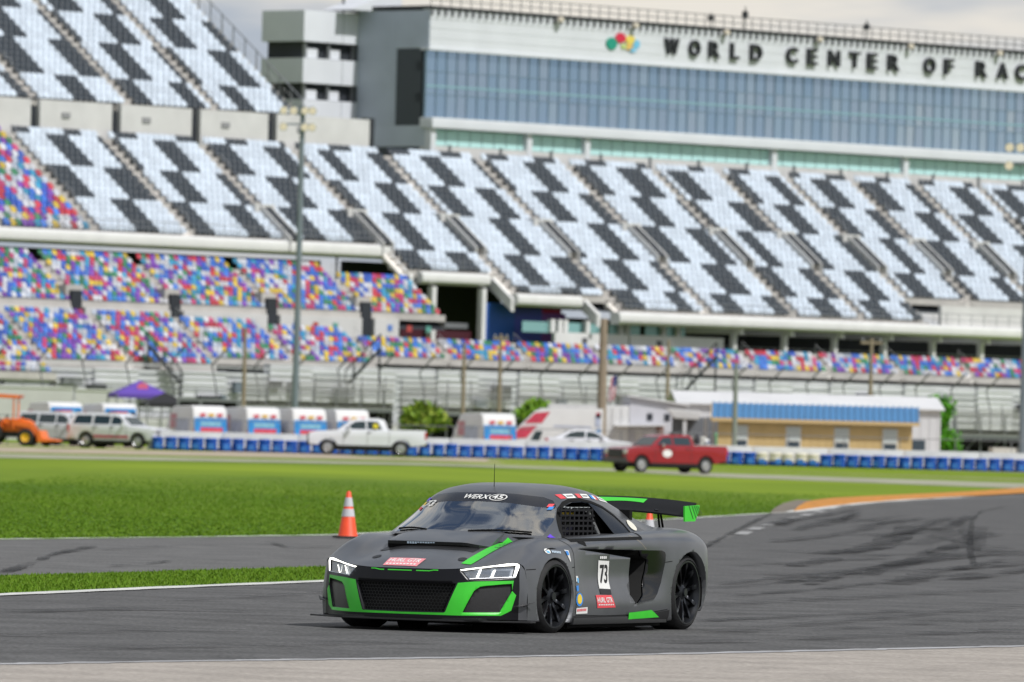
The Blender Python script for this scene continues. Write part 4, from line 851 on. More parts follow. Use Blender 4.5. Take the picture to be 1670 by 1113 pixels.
# concourse wall and the upper bank on the left
ZW = 26*RISE
m = MB(); m2 = MB(); xs_ = [-66, -60.3, -52.3, -44.3, -36.2, -28.1, -20.2, -9.5]
for a, b in zip(xs_[:-1], xs_[1:]):
    m = MB(); fbox(m, S0F, a+.45, b-.45, 25.6*RUN, 27*RUN, ZW-.9, ZW+1.75); m.build('concourse_wall', M_pan, gs)
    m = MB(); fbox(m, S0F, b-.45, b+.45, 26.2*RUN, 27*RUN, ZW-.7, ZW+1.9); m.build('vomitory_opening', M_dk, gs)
    m = MB(); fbox(m, S0F, a+2.6, a+3.4, 25.45*RUN, 25.6*RUN, ZW+.5, ZW+.9); m.build('wall_vent', mat('vent_grey', (.25, .25, .26), .7), gs)
UP = [-63.2, -53.6, -44.0, -34.4, -25.6, -16.8]
for a, b in zip(UP[:-1], UP[1:]):
    terrace(S0F, a, b, 0, 24, gs, ZW+1.75, 26.2*RUN); seat_mesh('seat_block', S0F, a+.5, b-.5, 0, 24, lambda S, K: checker(S, K+31), gs, z0=ZW+1.75, t0=26.2*RUN)
    aisle(S0F, b if b < -17 else b-.4, 0, 24, gs, ZW+1.75, 26.2*RUN, .45)
m = MB()
for k in range(0, 25, 2): m.tube([S0F.p(-16.7, (26.2+k)*RUN, ZW+1.75+k*RISE-.4), S0F.p(-16.7, (26.2+k)*RUN, ZW+1.75+k*RISE+1.3)], .05, 5)
m.tube([S0F.p(-16.7, (26.2)*RUN, ZW+1.75+1.2), S0F.p(-16.7, 50.2*RUN, ZW+1.75+24*RISE+1.2)], .05, 5); m.build('end_railing', M_gry, gs)
# white fascia beams under each step of the bank, with a rail on top
def beam(f, s0, s1, t, z, h, parent, name='fascia_beam'):
    m = MB(); pr = [(t-.5, z-h), (t-.78, z-h+.2), (t-.85, z-h*.5), (t-.78, z-.15), (t-.55, z), (t+.2, z), (t+.2, z-h)]; n = len(pr)
    v = [f.p(s, a, b) for s in (s0, s1) for a, b in pr]; m.add(v, [tuple(range(n)), tuple(range(2*n-1, n-1, -1))]+[(i, i+n, (i+1) % n+n, (i+1) % n) for i in range(n)]); m.build(name, M_wht, parent, smooth=35)
    m = MB()
    for zz in (.45, .9): m.tube([f.p(s0, t-.5, z+zz), f.p(s1, t-.5, z+zz)], .025, 5)
    for s in np.arange(s0, s1, 1.5): m.tube([f.p(s, t-.5, z), f.p(s, t-.5, z+.92)], .025, 5)
    tag(m.build('front_railing', M_gry, parent), kind='stuff')
beam(S0F, -67, -18.6, 9*RUN+.2, 8*RISE+.42, 1.0, gs); beam(S0F, -17.8, -10.6, 5*RUN+.2, 4*RISE+.40, .9, gs); beam(S0F, -9.6, -2.6, 2*RUN+.2, RISE+.42, .9, gs); beam(S0F, -.2, 76, -.1, -RISE-.02+.30, .92, gs)
m = MB(); fbox(m, S0F, 37.6, 76, .2, .5, -.4, 3*RISE-.05); m.build('raised_wall', M_pan, gs)
for s0, s1, k in ((-18.6, -9.8, 5), (-9.8, -1.8, 2), (-1.8, 0, 0)):     # sloping stringer beams at the stepped edge
    m = MB(); v = [S0F.p(s0+d, kk*RUN, (kk-1)*RISE+h) for kk in (k-.3, k+4.8) for h in (-.75, .2) for d in (-.12, .25)]; m.add(v, [(0, 1, 3, 2), (4, 6, 7, 5), (0, 2, 6, 4), (1, 5, 7, 3), (2, 3, 7, 6), (0, 4, 5, 1)]); m.build('stringer', M_wht, gs)
# undercroft: dark back walls, columns, cross beams
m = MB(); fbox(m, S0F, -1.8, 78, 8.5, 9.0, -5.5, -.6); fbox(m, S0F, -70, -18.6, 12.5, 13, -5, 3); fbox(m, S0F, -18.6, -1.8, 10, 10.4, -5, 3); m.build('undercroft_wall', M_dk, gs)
for s in np.arange(14, 76, 5.75):
    m = MB(); fbox(m, S0F, s-.17, s+.17, .3, .75, -4.6, -1.1); m.build('column', M_wht, gs); m = MB(); fbox(m, S0F, s-.12, s+.12, -.4, 6, -1.5, -1.1); m.build('haunch', M_wht, gs)
for s, z0 in ((-11.2, -4.6), (-16.5, -3.5)):
    m = MB(); fbox(m, S0F, s-.22, s+.22, 2.6, 3.1, z0, 1.2 if s > -18 else 3.2); m.build('column', M_wht, gs)
for z in (-1.6, -3.4):
    m = MB(); fbox(m, S0F, -19, -11.4, 4.0, 4.3, z-.2, z+.2); m.build('cross_beam', M_gry, gs)
m = MB(); v = [S0F.p(s, 3.6, z) for s, z in ((-17.5, 1.0), (-17.1, 1.0), (-14.6, -1.5), (-15, -1.5))]; m.add(v, [(0, 1, 2, 3)]); m.build('brace', M_gry, gs)
# colour banner wall in the open bay
for i, (a, b, z0, z1, c) in enumerate(((-10.6, -7.2, -2.6, .2, (.02, .10, .40)), (-7.2, -4.2, -2.6, .1, (.06, .08, .42)), (-4.2, -1.6, -2.6, -.4, (.20, .06, .34)), (-4.4, -2.0, -.4, .1, (.50, .02, .10)), (-19, -11.6, -3.3, -2.0, (.05, .004, .012)), (-19, -11.6, -4.8, -3.6, (.08, .008, .02)), (-2.2, -1.2, -2.9, -2.0, (.35, .05, .22)))):
    m = MB(); fbox(m, S0F, a, b, 3.3+.05*i, 3.5+.05*i, z0, z1); m.build('banner_panel', mat('banner_%d' % i, c, .6), gs)
M_teal = mat('teal_glass', (.22, .42, .42), .12, .2, var=.06, scale=.3)
for a, b in ((-8.2, -4.8), (-3.6, .6), (1.2, 4.6), (5.2, 9.6)):
    m = MB(); fbox(m, S0F, a, b, 1.5, 1.58, -1.9, -1.1); m.build('glass_rail', M_teal, gs)
for s in (-5.2, -4.4, -3.8, -1.4, .3, 2.3, 3.0, 7, 8.6): m = MB(); fbox(m, S0F, s-.22, s+.22, 1.2, 1.6, -1.9, -.9); m.build('bollard_post', M_wht, gs)
for a, b in ((-5.6, 2.4), (2.6, 13.0)): m = MB(); fbox(m, S0F, a, b, .6, .9, -5.0, -1.85); m.build('parapet', M_wht, gs)
for s in (-2.4, 5.8): m = MB(); fbox(m, S0F, s-.28, s+.28, .56, .60, -2.6, -2.2); m.build('section_mark', mat('mark_grey', (.10, .10, .11), .6), gs)
m = MB()
for z in (-2.95, -2.7, -2.45): m.tube([S0F.p(13.2, .9, z), S0F.p(76, .9, z)], .035, 5)
for s in np.arange(13.2, 76, 1.45): m.tube([S0F.p(s, .9, -3.5), S0F.p(s, .9, -2.45)], .03, 5)
tag(m.build('concourse_railing', mat('rail_grey', (.28, .29, .30), .5, .3), gs), kind='stuff')
m = MB(); fbox(m, S0F, 13, 76, .9, 8.5, -3.75, -3.5); m.build('concourse_slab', M_pan, gs)
# lower bank on the left under the overhang, multicoloured
LF = Frame(at(150, 492, 600)); LA = [-20.5, -11.2, -1.6, 8.0, 17.6, 27.2, 36.8]
for i, (a, b) in enumerate(zip(LA[:-1], LA[1:])):
    kt = 7 if b < 30 else 6; b2 = b if b < 30 else 35.5; terrace(LF, a, b2, 0, kt, gs)
    seat_mesh('seat_block', LF, a+.5, b2-.4, 0, kt, festive, gs, pitch=.44, rs=.75)
    aisle(LF, a, 0, kt, gs)
    m = MB(); fbox(m, LF, a-.75, a+.75, .2, 3.2, -.6, 1.1); m.build('vomitory_roof', M_sc, gs)
    m = MB(); fbox(m, LF, a-.45, a+.55, -.1, .15, -1.9, .75); m.build('vomitory_opening', M_dk, gs)
    m = MB(); fbox(m, LF, a+.7, min(b, 31)-.6, -.3, .1, -1.95, -.42); m.build('concourse_wall', M_pan, gs)
    for q in range(3):
        if i > 2: m = MB(); fbox(m, LF, a+2+2*q, a+2.5+2*q, -.34, -.3, -1.3, -.85); m.build('wall_emblem', mat('emblem_%d' % (q % 3), [(.1, .2, .5), (.4, .06, .05), (.1, .3, .25)][q % 3], .6), gs)
# lowest bank, along the whole front
CF = Frame(at(700, 586, 612)); CA = [-54.8, -47, -38.8, -30.6, -22.4, -14.2, -6, 2.2, 10.4, 18.6, 26.8, 35, 43.2, 51.4, 59.6, 67.8]
for i, (a, b) in enumerate(zip(CA[:-1], CA[1:])):
    mid = (a+b)/2; k0 = -4 if mid < -40 else -2 if mid < -22 else -1 if mid < -8 else 0; k1 = 6 if mid < -38 else 5 if mid < -14 else 4 if mid < -6 else 3
    terrace(CF, a, b, k0, k1+1, gs); seat_mesh('seat_block', CF, a+.4, b-.4, k0, k1, festive, gs, pitch=.44, rs=.75); aisle(CF, a, k0, k1, gs, w=.4)
# pale concrete face below the seats, in panels with open joints
for i, a in enumerate(np.arange(-56, 70, 4.2)):
    m = MB(); fbox(m, CF, a+.05, a+4.15, -2.1-.2*(i % 2), -1.6, -4.8, -.75 if a > -22 else -1.4 if a > -40 else -2.3); m.build('face_panel', mat('face_grey', (.58, .59, .62), .8, var=.14, scale=.5), gs)
m = MB()
for z in np.arange(-4.5, -.9, .42): fbox(m, CF, -56, 70, -2.36, -2.31, z, z+.09)
tag(m.build('face_ribs', mat('rib_grey', (.47, .48, .50), .7), gs), kind='stuff')
rq = random.Random(8)
for k in range(26):                           # gates, cable boxes and equipment racks along the face
    s = rq.uniform(-52, 66); w_ = rq.uniform(.4, 1.9); z = rq.uniform(-4.4, -2.2); h_ = rq.uniform(.4, 1.3); m = MB(); fbox(m, CF, s, s+w_, -2.75, -2.4, z, z+h_); m.build('equipment_box', rq.choice((M_drk, M_gry, M_dk, mat('box_blue_grey', (.14, .17, .21), .6))), gs)
m = MB(); fbox(m, CF, -60, 72, -2.9, -1.5, -6.8, -4.7); m.build('pit_wall', mat('pit_wall', (.46, .46, .45), .8, var=.1, scale=.4), gs)
# catch fence in front: leaning posts and cables
fen = thing('catch_fence', (0, 0, 0), 0, 'tall debris fence with dark leaning posts in front of the lowest seats', 'fence')
post = None
for s in np.arange(-58, 70, 4.1):
    m = MB(); m.tube([CF.p(s, -4.2, -6.6), CF.p(s, -4.2, -2.6), CF.p(s+.0, -3.7, -1.0), CF.p(s, -5.2, .2)], .06, 6); m.build('post', mat('fence_grey', (.10, .105, .11), .6), fen)
for z, t in ((-4.6, -4.2), (-3.6, -4.2), (-2.6, -4.2), (-1.7, -3.95), (-.9, -3.8)):
    m = MB(); m.tube([CF.p(-60, t, z), CF.p(72, t, z)], .025, 5); m.build('cable', mat('fence_grey', (.10, .105, .11), .6), fen)
# steel stairs and dark openings along the face
def stairs(px, py, D, flip, lab):
    o = at(px, py, D); t_ = thing('steel_staircase', (o.x, o.y, o.z), 0, lab, 'staircase', 'steel stairs along the grandstand front')
    for d in (-.6, .6):
        m = MB(); m.prism([(0, 0), (.25, 0), (2.55, 2.6), (2.3, 2.6)] if not flip else [(0, 2.6), (.25, 2.6), (2.55, 0), (2.3, 0)], d-.05, d+.05); m.build('stringer', M_drk, t_)
        m = MB(); m.tube([(0, d, 1.0), (2.4, d, 3.6)] if not flip else [(0, d, 3.6), (2.4, d, 1.0)], .05, 5)
        for u in (0, .25, .5, .75, 1): m.tube([(2.4*u, d, 2.6*(u if not flip else 1-u)), (2.4*u, d, 2.6*(u if not flip else 1-u)+1)], .035, 5)
        m.build('handrail', M_drk, t_)
    for x in (.1, 2.35): m = MB(); m.tube([(x, 0, -o.z), (x, 0, (2.6 if (x > 1) != flip else 0)-.05)], .08, 6); m.build('support_post', M_drk, t_)
    for k in range(11): m = MB(); u = (k+.5)/11; m.box(2.4*u-.12, 2.4*u+.14, -.55, .55, 2.6*(u if not flip else 1-u)-.03, 2.6*(u if not flip else 1-u)+.02); m.build('tread', M_gry, t_)
stairs(563, 628, 596, False, 'dark steel staircase behind the white pickup'); stairs(1112, 640, 606, False, 'dark steel staircase above the white barn roof'); stairs(238, 625, 590, True, 'dark steel staircase above the purple canopy')
# ================================================================ SUITE BUILDING ABOVE THE STAND
BF = Frame(S0F.p(0, 27*RUN, -S0F.o.z)); bld = thing('suite_building', (0, 0, 0), 0, 'long white and blue glass building lettered WORLD CENTER OF RAC above the grandstand', 'building')
M_fas = mat('white_cladding', (.60, .62, .66), .5, var=.05, scale=.4); M_louv = mat('grey_louver', (.44, .49, .56), .5, var=.08, scale=.5)
SL, SR = -2.9, 82
m = MB(); fbox(m, BF, SL, SR, .7, 14, 22.0, 33.3); m.build('core', mat('core_dark', (.05, .06, .07), .7), bld)
for k in range(8): m = MB(); fbox(m, BF, SL, SR, -.10+.02*(k % 2), .70, 30.52+k*.375, 30.52+k*.375+.368); m.build('cladding_board', M_fas, bld)
m = MB(); fbox(m, BF, SL-.3, SR, -.9, .5, 24.42, 25.22); m.build('balcony_band', M_fas, bld, bevel=.08)
m = MB(); fbox(m, BF, SL-.2, SR, -.25, .7, 30.36, 30.56); m.build('head_trim', M_fas, bld)
M_mul = mat('mullion', (.20, .28, .37), .4, .5); m = MB(); pw = 1.13; ncol = int((SR-SL)/pw)
M_bls = [mat('blue_glass_%d' % k_, c_, .06, .85, var=.10, scale=.15) for k_, c_ in enumerate(((.40, .53, .66), (.38, .515, .645), (.43, .55, .665), (.435, .54, .65)))]
pane = None
hs = [(25.26, 27.0), (27.06, 28.75), (28.81, 30.36)]
for r_ in range(3):
    for c in range(ncol):
        if c > 72: continue
        if c == 0:
            pane = []
            for mb_ in M_bls: m = MB(); fbox(m, Frame((0, 0, 0)), .03, pw-.03, 0, .05, 0, hs[r_][1]-hs[r_][0]); pane.append(m.build('pane', mb_, bld))
        o = pane[c] if c < 4 else random.choice(pane).copy()
        if c >= 4: COL.objects.link(o)
        o.location = BF.p(SL+c*pw, .25, hs[r_][0]); o.rotation_euler[2] = random.gauss(0, .005); o.rotation_euler[0] = random.gauss(0, .004)
m = MB()
for c in range(ncol+1): fbox(m, BF, SL+c*pw-.03, SL+c*pw+.03, .18, .40, 25.22, 30.4)
for z in (27.03, 28.78): fbox(m, BF, SL, SR, .18, .40, z-.03, z+.03)
tag(m.build('mullion_grid', M_mul, bld), kind='stuff')
m = MB(); fbox(m, BF, SL, SR, .21, .30, 27.55, 27.75); m.build('green_spandrel', mat('spandrel', (.28, .46, .54), .2, .5), bld)
tp = None
for c in range(58):                            # pale teal suite windows
    if tp is None: m = MB(); fbox(m, Frame((0, 0, 0)), .03, 1.27, 0, .06, 0, 1.22); tp = m.build('suite_pane', mat('suite_teal', (.42, .66, .66), .15, .0, var=.05, scale=.2), bld); o = tp
    else: o = tp.copy(); COL.objects.link(o)
    o.location = BF.p(SL+.7+c*1.32, -.1, 23.12); o.rotation_euler[2] = random.gauss(0, .004)
for s in (-2.7, 7.9, 14.4, 36.0, 51.8, 70): m = MB(); fbox(m, BF, s-.28, s+.28, -.55, .1, 22.2, 24.42); m.build('pier', M_fas, bld)
m = MB(); fbox(m, BF, SL, SR, -.5, .75, 22.0, 23.08); m.build('suite_sill', M_pan, bld)
m = MB()
for s in np.arange(SL+2, SR, 5.6): fbox(m, BF, s-.12, s+.12, -.62, -.5, 22.0, 23.2)
tag(m.build('sill_post', M_gry, bld), kind='stuff')
# end wall with louvres, recess, and the balcony tower
m = MB(); fbox(m, BF, SL-.02, SL+.6, -.05, 7.6, 30.5, 33.4); fbox(m, BF, SL-.02, SL+.6, 3.4, 7.6, 23.0, 30.5); fbox(m, BF, SL-.02, SL+.6, -.05, 3.4, 23.0, 24.6); m.build('end_wall', M_louv, bld)
m = MB()
for z in np.arange(24.7, 33.3, .30): fbox(m, BF, SL-.08, SL-.02, 3.5, 7.6, z, z+.12)
for z in np.arange(30.6, 33.3, .30): fbox(m, BF, SL-.08, SL-.02, 0, 3.4, z, z+.12)
tag(m.build('louver_slats', M_louv, bld), kind='stuff')
m = MB(); fbox(m, BF, SL+.25, SL+.65, .4, 3.3, 24.7, 30.4); m.build('recess_glass', mat('recess_glass', (.03, .06, .08), .1, .3), bld)
for z in (26.4, 28.8): m = MB(); fbox(m, BF, SL-.0, SL+.3, .5, 1.3, z, z+.7); m.build('recess_sign', M_dk, bld)
TF = Frame(BF.p(-8.7, 7.6, 0)); tw = thing('stair_tower', (0, 0, 0), 0, 'pale tower with two dark open window bands left of the glass building', 'tower')
M_twr = mat('tower_panel', (.64, .66, .71), .6, var=.05, scale=.4)
for z0, z1 in ((30.84, 33.2), (27.66, 29.56), (21.5, 26.4)):
    for q in range(2): m = MB(); fbox(m, TF, -.1+q*4.25, 4.1+q*4.4, 0, 4.6, z0, z1); m.build('wall_panel', M_twr, tw)
for z0, z1 in ((29.56, 30.84), (26.4, 27.66)):
    m = MB(); fbox(m, TF, .3, 8.3, .6, 4.3, z0, z1); m.build('window_band', M_dk, tw)
    for s in (.4, 2.9, 5.6, 8.2): m = MB(); fbox(m, TF, s-.12, s+.12, .25, .5, z0, z1); m.build('post', M_gry, tw)
    for s in (.5, 2.9): m = MB(); fbox(m, TF, s, s+1.3, .4, .55, z0+.05, z0+.75); m.build('stair_parapet', M_twr, tw)
# roof edge: dark deck line, posts, small masts and cameras
m = MB(); fbox(m, BF, SL-.2, SR, -.2, 8, 33.55, 33.75); m.build('roof_deck', M_drk, bld)
m = MB()
for s in np.arange(SL, SR, 1.1): m.tube([BF.p(s, -.1, 33.7), BF.p(s, -.1, 34.75)], .03, 4)
for z in (34.2, 34.7): m.tube([BF.p(SL, -.1, z), BF.p(SR, -.1, z)], .03, 4)
for s in np.arange(SL, SR, .75): fbox(m, BF, s-.05, s+.05, -.35, -.2, 33.0, 33.6)
tag(m.build('roof_railing', M_drk, bld), kind='stuff')
m = MB(); v = [BF.p(s, t, z) for s, t, z in ((SL-2.5, 6, 33.4), (SL+3, 6, 35.4), (SL+3, 9, 35.4), (SL-2.5, 9, 33.4), (SL+3, 6, 33.4), (SL+3, 9, 33.4))]; m.add(v, [(0, 1, 2, 3), (0, 4, 1), (3, 2, 5), (1, 4, 5, 2), (0, 3, 5, 4)]); m.build('roof_wedge', M_fas, bld)
for i, s in enumerate((11, 19.5, 30, 41, 52, 63)):
    m = MB(); m.lathe([(.02, 0), (.28, .05), (.3, .25), (.2, .42), (.02, .48)], 10, 'z', tuple(BF.p(s, -.5, 33.15))); m.build('roof_camera', mat('camera_cream', (.5, .45, .36), .5), bld, smooth=50)
for s, h in ((33, 1.9), (47.5, 1.6), (29, 1.2)): m = MB(); m.tube([BF.p(s, .3, 33.7), BF.p(s, .3, 33.7+h)], .05, 5); fbox(m, BF, s-.15, s+.15, .1, .5, 33.7+h*.5, 33.7+h*.8); m.build('roof_mast', M_drk, bld)
# lettering, one letter at a time
for ch, c0, wl_ in [('W', 23.96, 1.56), ('O', 26.59, 1.21), ('R', 28.89, 1.22), ('L', 31.26, .95), ('D', 33.77, 1.3), ('C', 38.01, 1.27), ('E', 40.41, 1.12), ('N', 43.03, 1.3), ('T', 45.5, 1.19), ('E', 47.63, 1.12), ('R', 50.24, 1.35), ('O', 54.63, 1.33), ('F', 57.0, 1.08), ('R', 61.07, 1.35), ('A', 63.68, 1.34), ('C', 66.02, 1.35)]:
    if True:
        vs, fs, asp = text_mesh(ch, .02); hgt = 1.28; wd_ = wl_
        m = MB(); n = len(vs); fr_ = [BF.p(c0+x*wd_, -.42, 31.97+y*hgt) for x, y in vs]; bk = [BF.p(c0+x*wd_, -.13, 31.97+y*hgt) for x, y in vs]; m.add(fr_, fs); m.add(bk, [tuple(reversed(f)) for f in fs])
        cnt = {}
        for f in fs:
            for a_, b_ in zip(f, f[1:]+f[:1]): cnt[(a_, b_)] = 1
        m.add(fr_+bk, [(a_, b_, b_+n, a_+n) for (a_, b_) in cnt if (b_, a_) not in cnt])
        m.build('letter', mat('letter_black', (.015, .017, .022), .5), bld, fix=False)
for cx, cz, rx, rz, c in ((17.2, 31.85, .62, .48, (.01, .26, .18)), (18.2, 32.35, .60, .38, (.55, .02, .06)), (19.3, 32.25, .55, .34, (.70, .55, .10)), (19.2, 31.7, .42, .26, (.70, .45, .12)), (20.0, 31.95, .4, .34, (.15, .45, .65)), (18.6, 31.7, .35, .2, (.45, .55, .2)), (19.6, 31.5, .4, .2, (.2, .5, .7))):
    m = MB(); n = 16; v = [BF.p(cx+rx*math.cos(a), -.20, cz+rz*math.sin(a)) for a in np.linspace(0, 2*math.pi, n, endpoint=False)]+[BF.p(cx+rx*math.cos(a), -.1, cz+rz*math.sin(a)) for a in np.linspace(0, 2*math.pi, n, endpoint=False)]
    m.add(v, [tuple(range(n)), tuple(range(2*n-1, n-1, -1))]+[(i, i+n, (i+1) % n+n, (i+1) % n) for i in range(n)]); m.build('emblem_petal', mat('petal_%d' % int(cx*10+cz*7), c, .5), bld)
# ================================================================ BARRIER
M_tyb = mat('blue_tyre', (.005, .072, .36), .6, var=.2, scale=3, spec=.25); M_tyc = mat('cream_tyre', (.62, .58, .46), .6, var=.1, scale=3); M_barr = mat('barrier_white', (.66, .66, .64), .7, var=.14, scale=.9, detail=8)
BY = 450.0
def bx(px): return at(px, 750, BY).x
ORD = ['first', 'second', 'third', 'fourth', 'fifth', 'sixth', 'seventh', 'eighth', 'ninth', 'tenth', 'eleventh', 'twelfth', 'thirteenth', 'fourteenth', 'fifteenth', 'sixteenth', 'seventeenth', 'eighteenth', 'nineteenth', 'twentieth']
ORD += ['twenty '+q for q in ORD[:9]]+['thirtieth']
seg = None; i = 0; x = bx(238)
while x < bx(1760):
    t_ = None
    if seg is None:
        seg = thing('concrete_barrier', (0, 0, 0)); m = MB(); m.prism([(-.30, 0), (.30, 0), (.28, .15), (.13, .38), (.11, 1.0), (-.11, 1.0), (-.13, .38), (-.28, .15)], .02, 3.98, 'yz'); m.build('block', M_barr, seg, bevel=.02)
        m = MB(); m.box(1.8, 2.2, -.31, .31, 0, .08); m.build('foot_slot', mat('slot_dark', (.05, .05, .05), .8), seg); t_ = seg
    else: t_ = copy_tree(seg)
    t_.location = (x, BY+.75, ground_z(x, BY)); tag(t_, ('%s white concrete barrier block from the left end of the row' % ORD[i]), 'barrier', 'white concrete barrier blocks in a row'); x += 4.0; i += 1
tm = MB(); tm.lathe([(.19, .01), (.28, .0), (.325, .05), (.335, .11), (.325, .17), (.28, .222), (.19, .212)], 18); stk = {}
for kind in ('blue', 'cream'):
    stk[kind] = thing('tyre_stack', (0, 0, 0))
    for k in range(3):
        if k == 0 and kind == 'blue': o0 = tm.build('tyre', M_tyb, stk[kind], smooth=40); o = o0
        else:
            o = o0.copy(); COL.objects.link(o); o.parent = stk[kind]
            if kind == 'cream' and k > 0: o.data = o0.data.copy(); o.data.materials[0] = M_tyc
        o.location.z = .226*k; o.rotation_euler[2] = k*.5
    m = MB(); m.box(-.16, .16, -.345, -.33, .10, .36); m.build('belt', mat('belt_blue', (.03, .16, .46), .5), stk[kind])
first = {'blue': True, 'cream': True}; px = 256.0; cnt_ = {}
while px < 1700:
    kind = 'cream' if 1238 < px < 1328 else 'blue'
    g = at(px, 750, BY); o = stk[kind] if first[kind] else copy_tree(stk[kind]); first[kind] = False
    o.location = (g.x, BY-.02+random.uniform(-.06, .06), ground_z(g.x, BY)); o.rotation_euler = (random.gauss(0, .012), random.gauss(0, .012), random.gauss(0, .2)); w_ = random.uniform(.96, 1.06); o.scale = (w_, 1, random.uniform(.97, 1.05))
    zone = 'cream' if kind == 'cream' else 'right of the white response vehicle' if px < 500 else 'behind the white pickup, counted from its nose' if px < 694 else 'right of the white pickup tail' if px < 985 else 'behind the red pickup, counted from its nose' if px < 1180 else 'right of the red pickup tail'
    cnt_[zone] = cnt_.get(zone, -1)+1; n_ = ORD[cnt_[zone]]
    tag(o, ('%s blue tyre stack %s' % (n_, zone)) if kind == 'blue' else '%s tyre stack with cream upper tyres from the left' % n_, 'tyre stack', 'blue tyre stacks along the barrier' if kind == 'blue' else 'cream topped tyre stacks in front of the tan house')
    px += random.choice((21.2, 22, 22.6))*(1 if px < 900 else .96)
